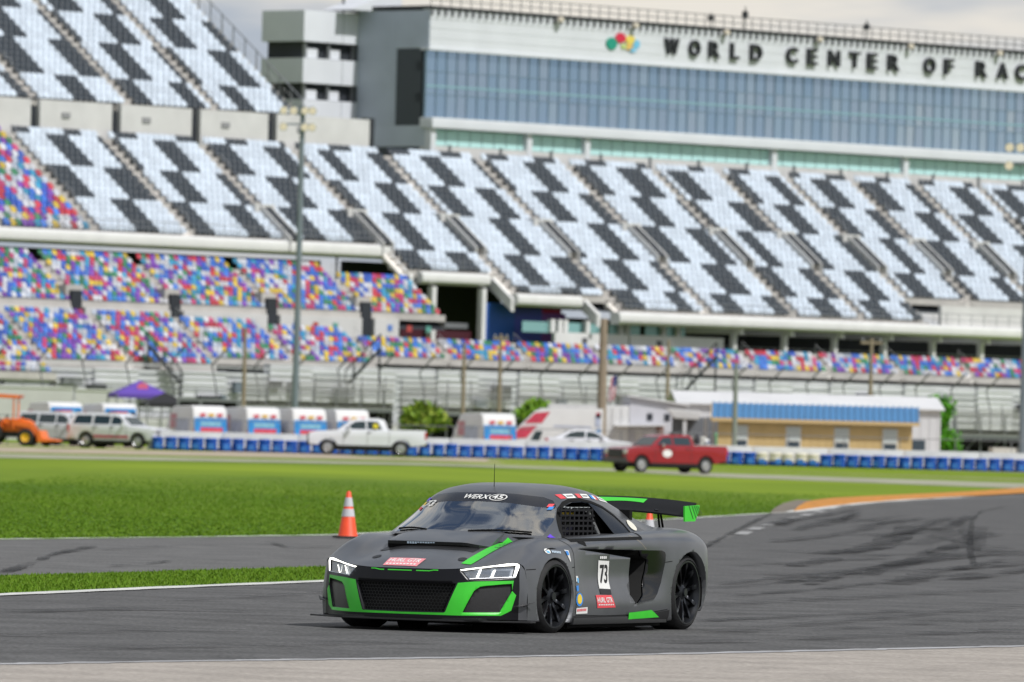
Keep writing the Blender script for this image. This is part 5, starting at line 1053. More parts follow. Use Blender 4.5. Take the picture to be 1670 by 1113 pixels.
# ================================================================ ROAD VEHICLES
M_wp = mat('white_paint', (.70, .71, .76), .35, coat=.15, var=.04, scale=1); M_rp = mat('red_paint', (.27, .009, .016), .22, coat=.6, var=.05, scale=1)
M_vg = mat('vehicle_glass', (.02, .035, .04), .06, spec=.8); M_vt = mat('vehicle_tyre', (.015, .015, .015), .8); M_alloy = mat('alloy', (.45, .45, .46), .35, .7); M_chr = mat('chrome', (.6, .6, .6), .15, 1)
M_plast = mat('black_plastic', (.015, .015, .016), .6); M_tail = mat('tail_red', (.45, .03, .03), .3); M_lamp = mat('head_lamp', (.6, .6, .58), .15, .4)
def arc(cx, cz, r, a0, a1, n=8): return [(cx+r*math.cos(a), cz+r*math.sin(a)) for a in np.linspace(a0, a1, n)]
def vehicle(name, loc, rz, label, cat, paint, spec):
    t_ = thing(name, loc, rz, label, cat); W = spec['W']/2; wr = spec['r']; fx, rx = spec['axles']; zb = spec['zb']
    low = spec['top']+[(rx-wr-.10, zb)]+arc(rx, wr, wr+.09, math.pi, 0)[1:-1]+[(rx+wr+.10, zb), (fx-wr-.10, zb)]+arc(fx, wr, wr+.09, math.pi, 0)[1:-1]+[(fx+wr+.10, zb)]
    m = MB(); m.prism(low, -W, W); body = m.build('body', paint, t_, bevel=.05)
    cab = spec['cab']; z0 = min(z for _, z in cab); z1 = max(z for _, z in cab); hw = lambda z: W-.05-(.20*(z-z0)/(z1-z0))
    m = MB(); n = len(cab); m.add([(x, s*hw(z), z) for s in (-1, 1) for x, z in cab], [tuple(range(n)), tuple(range(2*n-1, n-1, -1))]+[(i, i+n, (i+1) % n+n, (i+1) % n) for i in range(n)]); cb_ = m.build('cab', paint, t_, bevel=.04)
    for s in (-1, 1):
        for w_ in spec['windows']: m = MB(); m.add([(x, s*(hw(z)+.012), z) for x, z in w_], [tuple(range(len(w_)))]); m.build('side_window', M_vg, cb_)
    for (xa, za), (xb, zb_), nm in spec['screens']:
        m = MB(); d = Vector((za-zb_, 0, xb-xa)).normalized()*.012; d = d if (d.x > 0) == (nm == 'windshield') else -d
        m.add([(xa+d.x, -hw(za)+.10, za+abs(d.z)), (xa+d.x, hw(za)-.10, za+abs(d.z)), (xb+d.x, hw(zb_)-.10, zb_+abs(d.z)), (xb+d.x, -hw(zb_)+.10, zb_+abs(d.z))], [(0, 1, 2, 3)]); m.build(nm, M_vg, cb_)
    for x in (fx, rx):
        for s in (-1, 1):
            w0 = thing('wheel', (x, s*(W-.12), wr)); w0.parent = t_; m = MB(); m.lathe([(wr*.62, -.12), (wr-.03, -.12), (wr, -.08), (wr, .08), (wr-.03, .12), (wr*.62, .12)], 24, 'y'); m.build('tyre', M_vt, w0, smooth=40)
            m = MB(); m.lathe([(.001, s*.09), (wr*.2, s*.10), (wr*.55, s*.07), (wr*.63, s*.11), (wr*.63, -s*.1)], 20, 'y'); m.build('rim', M_alloy, w0, smooth=35)
            m = MB(); m.lathe([(.02, s*.3), (wr+.08, s*.3)], 2, 'y')
    m = MB(); m.box(rx-.3, fx+.3, -W+.12, W-.12, wr*.6, wr+.3); m.build('chassis', M_plast, t_)
    xf = max(x for x, _ in spec['top']); xr = min(x for x, _ in spec['top']); hf = spec['hood']; zbm = spec['zb']
    m = MB(); m.box(xf-.25, xf+.07, -W+.03, W-.03, zbm-.02, zbm+.24); m.build('front_bumper', spec.get('bump', M_chr), t_, bevel=.04)
    m = MB(); m.box(xr-.10, xr+.15, -W+.05, W-.05, zbm+.02, zbm+.22); m.build('rear_bumper', spec.get('bump', M_chr), t_, bevel=.04)
    m = MB(); m.box(xf-.06, xf+.035, -W*.62, W*.62, zbm+.27, hf-.10); gr_ = m.build('grille', M_plast, t_, bevel=.02)
    for k in range(3): m = MB(); z = zbm+.34+k*(hf-.16-zbm-.34)/2; m.box(xf+.02, xf+.05, -W*.60, W*.60, z-.025, z+.025); m.build('grille_bar', spec.get('bump', M_chr), gr_)
    for s in (-1, 1):
        m = MB(); m.box(xf-.22, xf+.02, s*W*.66, s*(W-.01), hf-.34, hf-.10); m.build('headlight', M_lamp, t_, bevel=.03)
        m = MB(); m.box(xr-.02, xr+.10, s*(W-.18), s*(W+.005), hf-.32, hf+.06); m.build('tail_light', M_tail, t_, bevel=.02)
        a, z = spec['mirror']; m = MB(); m.box(a-.07, a+.05, s*(W+.02), s*(W+.24), z, z+.22); m.build('mirror', spec.get('mirm', paint), t_, bevel=.03)
        for hx in spec['handles']: m = MB(); m.box(hx-.1, hx+.1, s*(W+.005), s*(W+.03), hf-.04, hf); m.build('door_handle', M_chr if spec.get('bump', M_chr) is M_chr else M_plast, t_)
        for dx in spec['gaps']: m = MB(); m.box(dx-.010, dx+.010, s*(W-.01), s*(W+.004), zbm+.08, hf+.05); m.build('door_gap', M_plast, t_)
        m = MB(); m.box(rx+.55, fx-.55, s*(W-.04), s*(W+.05), zbm-.10, zbm-.02); m.build('running_board', M_plast, t_)
    if 'bed' in spec:
        a, b, z = spec['bed']; m = MB(); m.box(a, b, -W+.12, W-.12, z, z+.012); m.build('bed_liner', M_plast, t_)
        m = MB()
        for s in (-1, 1): m.box(a-.05, b+.05, s*(W-.11), s*(W-.01), z, z+.05)
        m.box(a-.1, a-.02, -W+.02, W-.02, z, z+.05); m.build('bed_rail', paint, t_)
    return t_
PK = dict(W=2.02, r=.40, axles=(2.05, -1.78), zb=.50, hood=1.22, mirror=(.95, 1.25), handles=(-.1,), gaps=(1.25, -.02, -1.15), bump=M_plast,
 top=[(3.04, .55), (3.06, .95), (2.95, 1.14), (2.6, 1.22), (1.45, 1.29), (-1.1, 1.32), (-3.05, 1.33), (-3.10, 1.25), (-3.08, .60)],
 cab=[(1.60, 1.27), (.75, 1.84), (.40, 1.93), (-.62, 1.93), (-.90, 1.84), (-1.12, 1.29)], windows=[[(1.20, 1.36), (.66, 1.75), (.10, 1.80), (.08, 1.36)], [(.0, 1.36), (.02, 1.80), (-.55, 1.78), (-.78, 1.36)]],
 screens=[((1.52, 1.33), (.82, 1.80), 'windshield'), ((-1.08, 1.38), (-.92, 1.80), 'rear_window')], bed=(-2.98, -1.2, 1.325))
def gpos(px, py, Y): p = at(px, py, Y); return (p.x, Y, ground_z(p.x, Y))
wpk = vehicle('pickup_truck', gpos(597, 745, 446.6), math.pi+.05, 'white pickup truck driving left in front of the tyre barrier', 'pickup', M_wp, PK)
m = MB(); m.box(-.55, -.30, 1.0, 1.012, 1.42, 1.66); m.build('yellow_card', mat('card_yellow', (.75, .62, .03), .6), wpk)
RK = dict(PK); RK.update(W=2.08, r=.43, axles=(2.15, -1.95), hood=1.30, bump=mat('dull_chrome', (.10, .10, .105), .3, .9), mirror=(.95, 1.32), handles=(.35, -.75), gaps=(1.3, .15, -1.0), mirm=M_chr, top=[(3.10, .60), (3.12, 1.05), (3.05, 1.22), (2.6, 1.33), (1.45, 1.38), (-1.2, 1.42), (-3.25, 1.42), (-3.30, 1.3), (-3.26, .68)],
 cab=[(1.55, 1.36), (.85, 1.90), (.45, 2.0), (-.95, 2.0), (-1.12, 1.9), (-1.22, 1.40)], windows=[[(1.20, 1.46), (.75, 1.84), (.20, 1.88), (.18, 1.46)], [(.08, 1.46), (.10, 1.88), (-.95, 1.87), (-1.02, 1.46)]], screens=[((1.48, 1.42), (.90, 1.86), 'windshield'), ((-1.19, 1.5), (-1.12, 1.86), 'rear_window')], bed=(-3.15, -1.3, 1.415))
rpk = vehicle('pickup_truck', gpos(1083, 771, 424), math.pi+R(34), 'red crew cab pickup truck with chrome grille and gear in its bed', 'pickup', M_rp, RK); rpk.scale = (.95, .95, .95)
m = MB(); pts = [(.55+.30*math.cos(a), 1.046, 1.02+.20*math.sin(a)) for a in np.linspace(0, 2*math.pi, 18, endpoint=False)]; m.add(pts, [tuple(range(18))]); m.build('door_decal', M_whitev, rpk)
def cargo(lx, ly, w_, h, name, lab, cat, col, lean=0):
    M_ = Matrix.Rotation(rpk.rotation_euler[2], 4, 'Z'); p = M_ @ Vector((lx, ly, 1.43)); t_ = thing(name, Vector(rpk.location)+p, rpk.rotation_euler[2], lab, cat); return t_
t_ = cargo(-1.75, .1, .5, .5, 'equipment_case', 'pale equipment case lying in the red pickup bed', 'case', None); m = MB(); m.box(-.45, .45, -.35, .35, 0, .42); m.build('shell', mat('case_grey', (.48, .47, .44), .6), t_, bevel=.04); m = MB(); m.box(-.46, .46, -.36, .36, .27, .30); m.build('lid_seam', M_plast, t_); m = MB(); m.box(-.1, .1, .36, .39, .18, .24); m.build('latch', M_gry, t_)
t_ = cargo(-1.55, .65, .3, .6, 'fire_extinguisher', 'dark upright cylinder behind the red pickup cab', 'extinguisher', None); m = MB(); m.lathe([(.02, 0), (.12, .01), (.13, .05), (.13, .48), (.08, .56), (.03, .6), (.03, .66)], 14); m.build('cylinder', mat('ext_dark', (.05, .05, .06), .4), t_, smooth=40); m = MB(); m.box(-.02, .14, -.02, .02, .62, .67); m.build('lever', M_gry, t_)
t_ = cargo(-2.2, .45, .3, .6, 'helmet', 'white helmet on top of the gear in the red pickup bed', 'helmet', None); m = MB(); m.lathe([(.14, .0), (.17, .08), (.17, .18), (.12, .28), (.01, .32)], 14); m.build('shell', M_whitev, t_, smooth=50); m = MB(); m.lathe([(.174, .09), (.174, .19)], 8, a0=1.0, a1=2.6); m.build('visor', mat('visor_blue', (.03, .05, .2), .2), t_)
t_ = cargo(-2.75, .55, .1, .6, 'marker_pole', 'green marker pole standing at the tail of the red pickup bed', 'pole', None); m = MB(); m.tube([(0, 0, 0), (.05, 0, .55)], .05, 8); m.build('shaft', mat('pole_green', (.15, .42, .20), .6), t_); m = MB(); m.lathe([(.07, .50), (.075, .56), (.03, .62)], 10, 'z', (.05, 0, 0)); m.build('cap', mat('pole_green', (.15, .42, .20), .6), t_)
SV = dict(W=2.0, r=.40, axles=(1.62, -1.50), zb=.42, hood=1.16, mirror=(.85, 1.18), handles=(.1, -.9), gaps=(.95, 0, -1.05), bump=M_wp, top=[(2.58, .5), (2.60, .95), (2.45, 1.10), (1.15, 1.20), (-2.45, 1.24), (-2.58, 1.15), (-2.55, .55)],
 cab=[(1.20, 1.18), (.55, 1.72), (.25, 1.84), (-2.2, 1.86), (-2.38, 1.78), (-2.52, 1.22)], windows=[[(.92, 1.27), (.45, 1.66), (.02, 1.72), (.0, 1.27)], [(-.1, 1.27), (-.08, 1.72), (-1.05, 1.73), (-1.08, 1.27)], [(-1.2, 1.27), (-1.18, 1.73), (-2.15, 1.72), (-2.3, 1.27)]], screens=[((1.14, 1.25), (.62, 1.68), 'windshield'), ((-2.50, 1.32), (-2.40, 1.74), 'rear_window')])
s1 = vehicle('utility_vehicle', gpos(104, 730, 457), R(-24), 'silver white utility vehicle parked beside the orange tractor', 'utility vehicle', mat('silver_paint', (.62, .63, .67), .28, coat=.4), SV)
s2 = vehicle('utility_vehicle', gpos(194, 731, 452), R(-26), 'white response vehicle with red roof bar and a lit headlamp', 'utility vehicle', M_wp, SV)
for v_ in (s1, s2): m = MB(); m.box(-.25, .15, -.65, .65, 1.87, 1.97); m.build('light_bar', M_tail, v_, bevel=.02)
for z, c in ((.55, (.40, .02, .05)),): m = MB(); m.box(-1.0, 1.1, -1.012, -1.002, z, z+.14); m.build('side_stripe', mat('stripe_%d' % int(z*100), c, .5), s2)
SD = dict(W=1.84, r=.33, axles=(1.38, -1.40), zb=.30, hood=.86, mirror=(.65, .93), handles=(-.1, -1.0), gaps=(.75, -.3, -1.2), bump=M_wp, top=[(2.30, .4), (2.32, .65), (2.1, .80), (.95, .92), (-1.5, .96), (-2.3, .98), (-2.38, .85), (-2.35, .45)], cab=[(1.05, .90), (.25, 1.34), (-.15, 1.42), (-.75, 1.42), (-1.15, 1.34), (-1.95, .96)], windows=[[(.75, .98), (.18, 1.29), (-.22, 1.34), (-.26, .98)], [(-.34, .98), (-.30, 1.34), (-.72, 1.34), (-1.1, 1.26), (-1.5, .98)]], screens=[((.98, .95), (.32, 1.31), 'windshield'), ((-1.88, 1.0), (-1.2, 1.32), 'rear_window')])
vehicle('sedan', gpos(962, 741, 455), .04, 'white sedan parked behind the concrete barrier near the flag', 'car', M_wp, SD).location.z += .22
# wrapped vans behind the barrier: rounded body, printed side and rear
M_vb = mat('van_white', (.64, .64, .64), .35, var=.05, scale=1); M_vblue = mat('van_blue', (.02, .22, .55), .4, var=.2, scale=2.5); M_vred = mat('van_red', (.55, .05, .09), .4, var=.2, scale=4); M_vpale = mat('van_pale', (.42, .46, .58), .4, var=.25, scale=2); M_vcyan = mat('van_cyan', (.20, .42, .52), .4, var=.3, scale=6)
def van(px, py, Y, label, kind=0):
    p = at(px, py, Y); t_ = thing('wrapped_van', (p.x, Y, ground_z(p.x, Y)), R(112), label, 'van', 'wrapped vans parked behind the barrier')
    W = 1.0; m = MB(); m.prism([(2.35, .45), (2.45, .9), (2.0, 1.35), (1.3, 2.1), (1.0, 2.36), (-1.9, 2.42), (-2.25, 2.3), (-2.45, 1.6), (-2.5, .45)], -W, W); m.build('body', M_vb, t_, bevel=.16)
    pn_ = lambda y0, y1, z0, z1, mt, nm, d=.02: MB().add([(-2.25-(.25*(2.42-z)/1.97 if z < 2.3 else 0)-.10-d, y, z) for y, z in ((y0, z0), (y1, z0), (y1, z1), (y0, z1))], [(0, 1, 2, 3)]).build(nm, mt, t_, fix=False)
    if kind == 0:
        pn_(-.95, .95, .75, 1.75, M_vblue, 'rear_graphic'); pn_(-.70, .62, .98, 1.22, M_vred, 'rear_stripe', .03); pn_(-.60, .60, 1.32, 1.52, M_vcyan, 'rear_lettering', .03)
        for y, c in ((-.55, M_vred), (-.05, mat('van_gold', (.6, .36, .05), .5)), (.45, M_vred)): pn_(y-.16, y+.16, 1.84, 2.0, c, 'rear_emblem', .03)
    else:
        pn_(-.9, .9, 1.35, 2.15, M_vblue, 'rear_graphic'); pn_(-.9, .9, 1.15, 1.33, M_vred, 'rear_stripe', .03); pn_(-.5, .45, 1.55, 1.95, M_vcyan, 'rear_lettering', .03)
        for y in (-.72, .70): pn_(y-.14, y+.14, 1.75, 1.95, M_plast, 'rear_lamp', .035)
    for s in (1, -1):
        m = MB(); m.box(-1.7, .6, s*(W+.004), s*(W+.012), .8, 1.7); m.build('side_graphic', M_vpale, t_); m = MB(); m.box(.3, 1.3, s*(W+.008), s*(W+.016), 1.15, 1.95); m.build('side_emblem', mat('van_rose', (.50, .22, .26), .5), t_)
        for x in (1.5, -1.5): m = MB(); m.lathe([(.001, s*.86), (.2, s*(W+.01)), (.34, s*(W+.01)), (.36, s*.9), (.36, s*.6)], 18, 'y', (x, 0, .36)); m.build('wheel', M_vt, t_, smooth=40)
        m = MB(); m.box(-2.52, -2.42, s*.92-.07, s*.92+.07, .8, 1.1); m.build('tail_light', M_tail, t_)
    m = MB(); m.add([(1.28, -.82, 2.1), (1.28, .82, 2.1), (2.02, .88, 1.36), (2.02, -.88, 1.36)], [(0, 1, 2, 3)]); o = m.build('windshield', M_vg, t_); o.location = (.05, 0, .05)
    m = MB(); m.box(-2.62, -2.45, -.95, .95, .42, .58); m.build('rear_bumper', M_plast, t_, bevel=.03)
for (px, Y, lab, kd) in ((318, 474, 'wrapped van with blue rear panel nearest the black canopy', 0), (405, 474, 'wrapped van between the first van and the tall light mast', 0), (480, 474, 'wrapped van right behind the tall light mast', 0), (550, 476, 'wrapped van half hidden by the white pickup cab', 0), (788, 474, 'wrapped van standing right of the palm bush', 0), (84, 476, 'blue topped van behind the silver utility vehicle', 1), (172, 476, 'blue topped van behind the white response vehicle', 1)): van(px, 720, Y, lab, kd)
# race transporter with a slanting red nose, and a white container behind it
p = at(905, 720, 476); t_ = thing('race_transporter', (p.x, 476, ground_z(p.x, 476)), 0, 'white race transporter with slanting red and white nose behind the barrier', 'truck')
m = MB(); m.prism([(-2.75, .5), (-2.75, 1.0), (-1.15, 2.62), (-.8, 2.78), (2.65, 2.82), (2.65, .5)], -1.2, 1.2); m.build('body', M_vb, t_, bevel=.08)
for (pl, mt, nm) in (([(-2.6, 1.02), (-1.9, 1.72), (-1.0, 1.8), (-1.6, 1.1)], M_vred, 'nose_graphic'), ([(-1.75, 1.9), (-1.15, 2.5), (-.3, 2.6), (-.75, 1.95)], M_vred, 'nose_graphic'), ([(.35, .95), (1.2, 1.05), (2.5, 1.75), (2.5, 1.0), (1.0, .7)], M_vblue, 'side_graphic'), ([(2.2, 1.8), (2.5, 1.8), (2.5, 2.55), (2.2, 2.45)], M_vpale, 'side_graphic'), ([(2.25, 2.3), (2.5, 2.3), (2.5, 2.6), (2.25, 2.6)], M_vred, 'side_emblem'), ([(-.1, 1.75), (2.0, 1.72), (2.0, 1.82), (-.1, 1.85)], M_vpale, 'side_lettering'), ([(-1.5, .75), (-.95, .75), (-.7, 1.5), (-1.1, 1.5)], M_vg, 'door_window')):
    m = MB(); m.add([(x, -1.215, z) for x, z in pl], [tuple(range(len(pl)))]); m.build(nm, mt, t_, fix=False)
for x in (-1.9, 1.2, 2.0): m = MB(); m.lathe([(.001, -1.16), (.25, -1.22), (.45, -1.22), (.46, -1.0), (.46, -.8)], 18, 'y', (x, 0, .46)); m.build('wheel', M_vt, t_, smooth=40)
p = at(955, 720, 482); t_ = thing('white_container', (p.x, 482, .1), 0, 'plain white container behind the race transporter', 'container'); m = MB(); m.box(-2.2, 2.4, -1.2, 1.2, .1, 3.05); m.build('shell', M_vb, t_, bevel=.04)
for k in range(9): m = MB(); x = -2.0+k*.5; m.box(x-.05, x+.05, -1.23, -1.2, .2, 2.95); m.build('rib', M_vb, t_)
# tractor with front loader at the left edge
M_or2 = mat('tractor_orange', (.78, .16, .02), .4, var=.08, scale=3); p = at(8, 728, 452); t_ = thing('tractor', (p.x, 452, ground_z(p.x, 452)), R(-8), 'orange tractor with canopy and front loader at the left edge', 'tractor')
m = MB(); m.prism([(1.5, .75), (1.55, 1.25), (1.2, 1.42), (-.1, 1.45), (-.2, .75)], -.35, .35); m.build('hood', M_or2, t_, bevel=.06); m = MB(); m.box(-1.1, 1.3, -.3, .3, .45, .85); m.build('chassis', M_plast, t_)
m = MB(); m.prism([(-1.15, 2.55), (.75, 2.5), (.85, 2.68), (-1.2, 2.75)], -.75, .75); m.build('canopy', M_or2, t_, bevel=.04)
for x in (-1.0, .55):
    for y in (-.65, .65): m = MB(); m.tube([(x, y, .9), (x, y, 2.55)], .045, 6); m.build('canopy_post', M_or2 if x > 0 else M_plast, t_)
for x, r_, wd in ((-.75, .72, .42), (1.25, .46, .28)):
    for s in (-1, 1):
        m = MB(); c = (x, s*.72, r_); m.lathe([(r_*.5, -wd/2), (r_*.93, -wd/2), (r_, -wd/3), (r_, wd/3), (r_*.93, wd/2), (r_*.5, wd/2)], 22, 'y', c); w0 = m.build('tyre', M_vt, t_, smooth=40); m = MB(); m.lathe([(.01, s*wd*.3), (r_*.35, s*wd*.35), (r_*.52, s*wd*.52)], 18, 'y', c); m.build('rim', mat('rim_yellow', (.7, .38, .02), .5), w0, smooth=40)
for s in (-1, 1):
    m = MB(); m.prism([(-.1, 1.25), (.1, 1.45), (1.5, 1.15), (2.0, .45), (1.85, .35), (1.4, .95), (0, 1.2)], s*.48-.05, s*.48+.05); m.build('loader_arm', M_or2, t_)
    m = MB(); m.lathe([(.78, -.16), (.80, 0), (.78, .16)], 10, 'y', (-.75, s*.72, .72), a0=.3, a1=2.5); m.build('fender', M_or2, t_)
m = MB(); m.prism([(1.9, .22), (2.95, .30), (2.9, .36), (2.2, .45), (2.05, .85), (1.9, .85)], -.95, .95); m.build('bucket', M_or2, t_, bevel=.02); m = MB(); m.box(-.55, -.1, -.25, .25, .95, 1.1); m.box(-.65, -.55, -.25, .25, 1.0, 1.5); m.build('seat', M_plast, t_, bevel=.04)
for x, z in ((.35, 1.05), (.95, 1.3)): m = MB(); m.lathe([(.001, -.42), (.18, -.41), (.2, -.36)], 14, 'y', (x, 0, z)); m.build('round_cover', M_or2, t_, smooth=40)
m = MB(); m.tube([(.05+.02*math.sin(a), .17*math.cos(a), 1.5+.15*math.sin(a)) for a in np.linspace(0, 2*math.pi, 14, endpoint=False)], .02, 5, closed=True); m.tube([(.05, 0, 1.5), (.35, 0, 1.3)], .02, 5); m.build('steering_wheel', M_plast, t_)
# ================================================================ HOUSES
M_tan = mat('tan_siding', (.56, .41, .19), .7, var=.10, scale=1.5); M_tan2 = mat('tan_trim', (.55, .40, .20), .7); M_broof = mat('blue_metal_roof', (.06, .20, .40), .45, .1, var=.06, scale=1); M_wallw = mat('white_siding', (.60, .60, .62), .7, var=.06, scale=.8); M_wroof = mat('white_roof', (.62, .62, .63), .5, var=.08, scale=.5)
YH = 468; a = at(1170, 730, YH).x; b = at(1487, 730, YH).x; t_ = thing('tan_house', ((a+b)/2, YH, .1), R(-2), 'tan site office with blue metal roof and four windows', 'house'); h = (b-a)/2
m = MB(); m.box(-h, h, .06, 4.5, 0, 2.55); m.build('wall', M_tan, t_)
wx = [-h+1.25, -h+4.15, -h+6.8, -h+9.45]
nb = 25
for k in range(nb):
    x0 = -h+2*h*k/nb; x1 = -h+2*h*(k+1)/nb; m = MB(); m.box(x0+.006, x1-.006, 0, .06+.004*(k % 2), .0, 2.5); m.build('siding_board', M_tan, t_)
for x in wx:
    m = MB(); m.box(x-.42, x+.42, -.05, .02, .62, 2.12); w0 = m.build('window', mat('frame_white', (.58, .58, .55), .6), t_); m = MB(); m.box(x-.34, x+.34, -.065, -.05, 1.36, 2.05); m.build('upper_sash', mat('blind_white', (.48, .53, .53), .3), w0); m = MB(); m.box(x-.34, x+.34, -.06, -.045, .70, 1.30); m.build('lower_sash', mat('pane_dark', (.05, .07, .09), .1), w0)
    m = MB(); m.box(x-.36, x+.36, -.075, -.05, 1.30, 1.36); m.build('meeting_rail', mat('frame_white', (.58, .58, .55), .6), w0); m = MB(); m.box(x-.48, x+.48, -.11, .0, .55, .62); m.build('sill', mat('frame_white', (.58, .58, .55), .6), w0)
m = MB(); ro = [(-.45, 2.50), (2.25, 3.32), (4.95, 2.50), (4.95, 2.42), (2.25, 3.22), (-.45, 2.42)]; m.prism(ro, -h-.35, h+.35, 'yz'); rf = m.build('roof', M_broof, t_)
for k in range(34):
    x = -h-.3+(2*h+.6)*k/33; m = MB(); m.add([(x+d, y, z+e) for d in (-.035, .035) for y, z in ((-.47, 2.495), (2.25, 3.325)) for e in (.0, .08)], [(0, 1, 3, 2), (4, 6, 7, 5), (1, 5, 7, 3), (0, 2, 6, 4), (0, 4, 5, 1)]); m.build('seam_rib', M_broof, rf)
m = MB(); m.box(-h-.37, h+.37, -.48, -.44, 2.30, 2.50); m.build('fascia_board', M_tan2, t_)
m = MB(); m.prism([(.1, 2.5), (2.25, 3.2), (4.4, 2.5)], -h-.02, -h+.1, 'yz'); m.build('gable', M_tan, t_)
for y0, z0, y1, z1 in ((-.48, 2.38, 2.25, 3.20), (4.98, 2.38, 2.25, 3.20)): m = MB(); m.add([(x, y, z+e) for x in (-h-.40, -h-.34) for y, z in ((y0, z0), (y1, z1)) for e in (0, .16)], [(0, 1, 3, 2), (4, 6, 7, 5), (1, 5, 7, 3), (0, 4, 5, 1), (0, 2, 6, 4)]); m.build('barge_board', M_tan2, t_)
# barn
YB = 486; a = at(1108, 730, YB).x; b = at(1535, 730, YB).x; t_ = thing('white_barn', (a, YB, .1), R(3.5), 'long white metal barn with pale roof behind the tan site office', 'barn'); Lb = b-a; Wd = 7.6
m = MB(); m.prism([(0, 0), (0, 3.35), (Wd*.5, 3.95), (Wd, 3.35), (Wd, 0)], 0, Lb, 'yz'); m.build('wall', M_wallw, t_)
for k in range(30): x = .1+k*(Lb-.2)/29; m = MB(); m.box(x-.02, x+.02, -.03, 0, 0, 3.3); m.build('wall_rib', M_wallw, t_)
m = MB(); m.prism([(-.25, 3.33), (Wd*.5, 4.03), (Wd+.2, 3.35), (Wd+.2, 3.27), (Wd*.5, 3.95), (-.25, 3.25)], -.25, Lb+.2, 'yz'); m.build('roof', M_wroof, t_)
m = MB(); m.box(-.1, 0, -.0, .12, 0, 3.3); m.build('corner_trim', M_wht, t_)
m = MB(); m.box(Lb-1.75, Lb-.85, -.05, .0, .3, 1.55); m.build('side_window', mat('pane_dark', (.05, .07, .09), .1), t_)
# annex with shed roof, at an angle, small square openings and doors
a0 = at(1026, 730, 480); t_ = thing('white_annex', (a0.x, 481, .1), R(10), 'white shed roofed annex with two small square openings', 'annex')
m = MB(); m.prism([(0, 0), (0, 3.65), (3.2, 3.2), (3.2, 0)], 0, 4.5); m.build('wall', mat('annex_wall', (.50, .50, .54), .7, var=.06, scale=.8), t_); m = MB(); m.prism([(-.2, 3.70), (3.4, 3.2), (3.4, 3.12), (-.2, 3.6)], -.25, 4.7); m.build('roof', M_wroof, t_)
for x in (1.15, 2.15): m = MB(); m.box(x-.16, x+.16, -.04, .0, 2.25, 2.65); m.build('vent_opening', M_dk, t_)
for x, z1, mt in ((.55, 1.75, M_pan), (1.15, 1.7, M_pan), (1.75, 1.95, mat('door_rust', (.22, .13, .11), .7)), (2.55, 1.6, M_dk)): m = MB(); m.box(x-.22, x+.22, -.05, 0, .1, z1); m.build('door', mt, t_)
m = MB(); m.prism([(-.9, 1.95), (1.9, 2.05), (1.9, 1.97), (-.9, 1.87)], -.9, -.02); m.build('awning', M_wroof, t_)
# porch between annex and house
p = at(1120, 730, 472); t_ = thing('porch', (p.x, 472, .1), 0, 'white roofed porch at the left end of the tan site office', 'porch')
m = MB(); m.prism([(-1.15, 2.95), (.75, 2.85), (.6, 2.35), (-.7, 2.40)], -.6, 3.0); m.build('roof', M_wroof, t_, bevel=.03)
for x in (-.15, 1.0, 1.45): m = MB(); m.box(x-.1, x+.1, -.5, -.3, 0, 2.45); m.build('post', M_wallw, t_)
m = MB(); m.box(-.8, 1.8, 2.6, 2.9, 0, 2.5); m.build('back_wall', mat('porch_grey', (.16, .17, .19), .7), t_)
for x in (.25, .65): m = MB(); m.box(x-.16, x+.16, 2.5, 2.62, .3, 1.3); m.build('dark_window', M_dk, t_)
m = MB(); m.prism([(1.2, 2.4), (1.75, 2.9), (1.85, 2.9), (1.85, 2.4)], -.55, -.45); m.build('gable_trim', M_tan2, t_)
# utility cabinets at the right edge
p = at(1644, 735, 470); t_ = thing('utility_cabinet', (p.x, 470, .1), R(8), 'pale beige utility cabinet at the right edge', 'cabinet'); m = MB(); m.box(-.85, .85, 0, 1.2, 0, 1.25); m.build('shell', mat('cabinet_beige', (.50, .48, .43), .6, var=.06, scale=2), t_, bevel=.02); m = MB(); m.box(-.05, .80, -.02, 0, .05, 1.2); m.build('door', mat('cabinet_door', (.58, .57, .52), .6), t_); m = MB(); m.box(.0, .04, -.05, -.02, .5, .7); m.build('handle', M_plast, t_)
# ================================================================ GREENERY
M_leaf = mat('leaf', (.06, .14, .02), .6, attr='col', spec=.3)
def foliage(name, parent, c, rad, n, size, cols, seed, holes=.0):
    rg = np.random.default_rng(seed); nc = 26; cc = rg.normal(0, 1, (nc, 3)); cc /= np.linalg.norm(cc, axis=1)[:, None]; cc *= rg.uniform(.35, .85, (nc, 1)); P = cc[rg.integers(0, nc, n)]+rg.normal(0, .17, (n, 3)); P = P*np.array(rad)+np.array(c)
    u = rg.normal(0, 1, (n, 3)); u /= np.linalg.norm(u, axis=1)[:, None]; v = np.cross(u, rg.normal(0, 1, (n, 3))); v /= np.linalg.norm(v, axis=1)[:, None]; s_ = size*rg.uniform(.6, 1.4, (n, 1))
    V = np.stack([P-u*s_, P+v*s_*.45, P+u*s_, P-v*s_*.45], 1); me = bpy.data.meshes.new(name); me.vertices.add(4*n); me.vertices.foreach_set('co', V.ravel()); me.loops.add(4*n); me.loops.foreach_set('vertex_index', np.arange(4*n)); me.polygons.add(n); me.polygons.foreach_set('loop_start', np.arange(n)*4); me.update(calc_edges=True)
    cl = np.array(cols)[rg.integers(0, len(cols), n)]*rg.uniform(.7, 1.3, (n, 1)); ca = me.color_attributes.new('col', 'FLOAT_COLOR', 'POINT'); ca.data.foreach_set('color', np.concatenate([np.repeat(cl, 4, 0), np.ones((4*n, 1))], 1).ravel()); me.materials.append(M_leaf); return OBJ(name, me, parent)
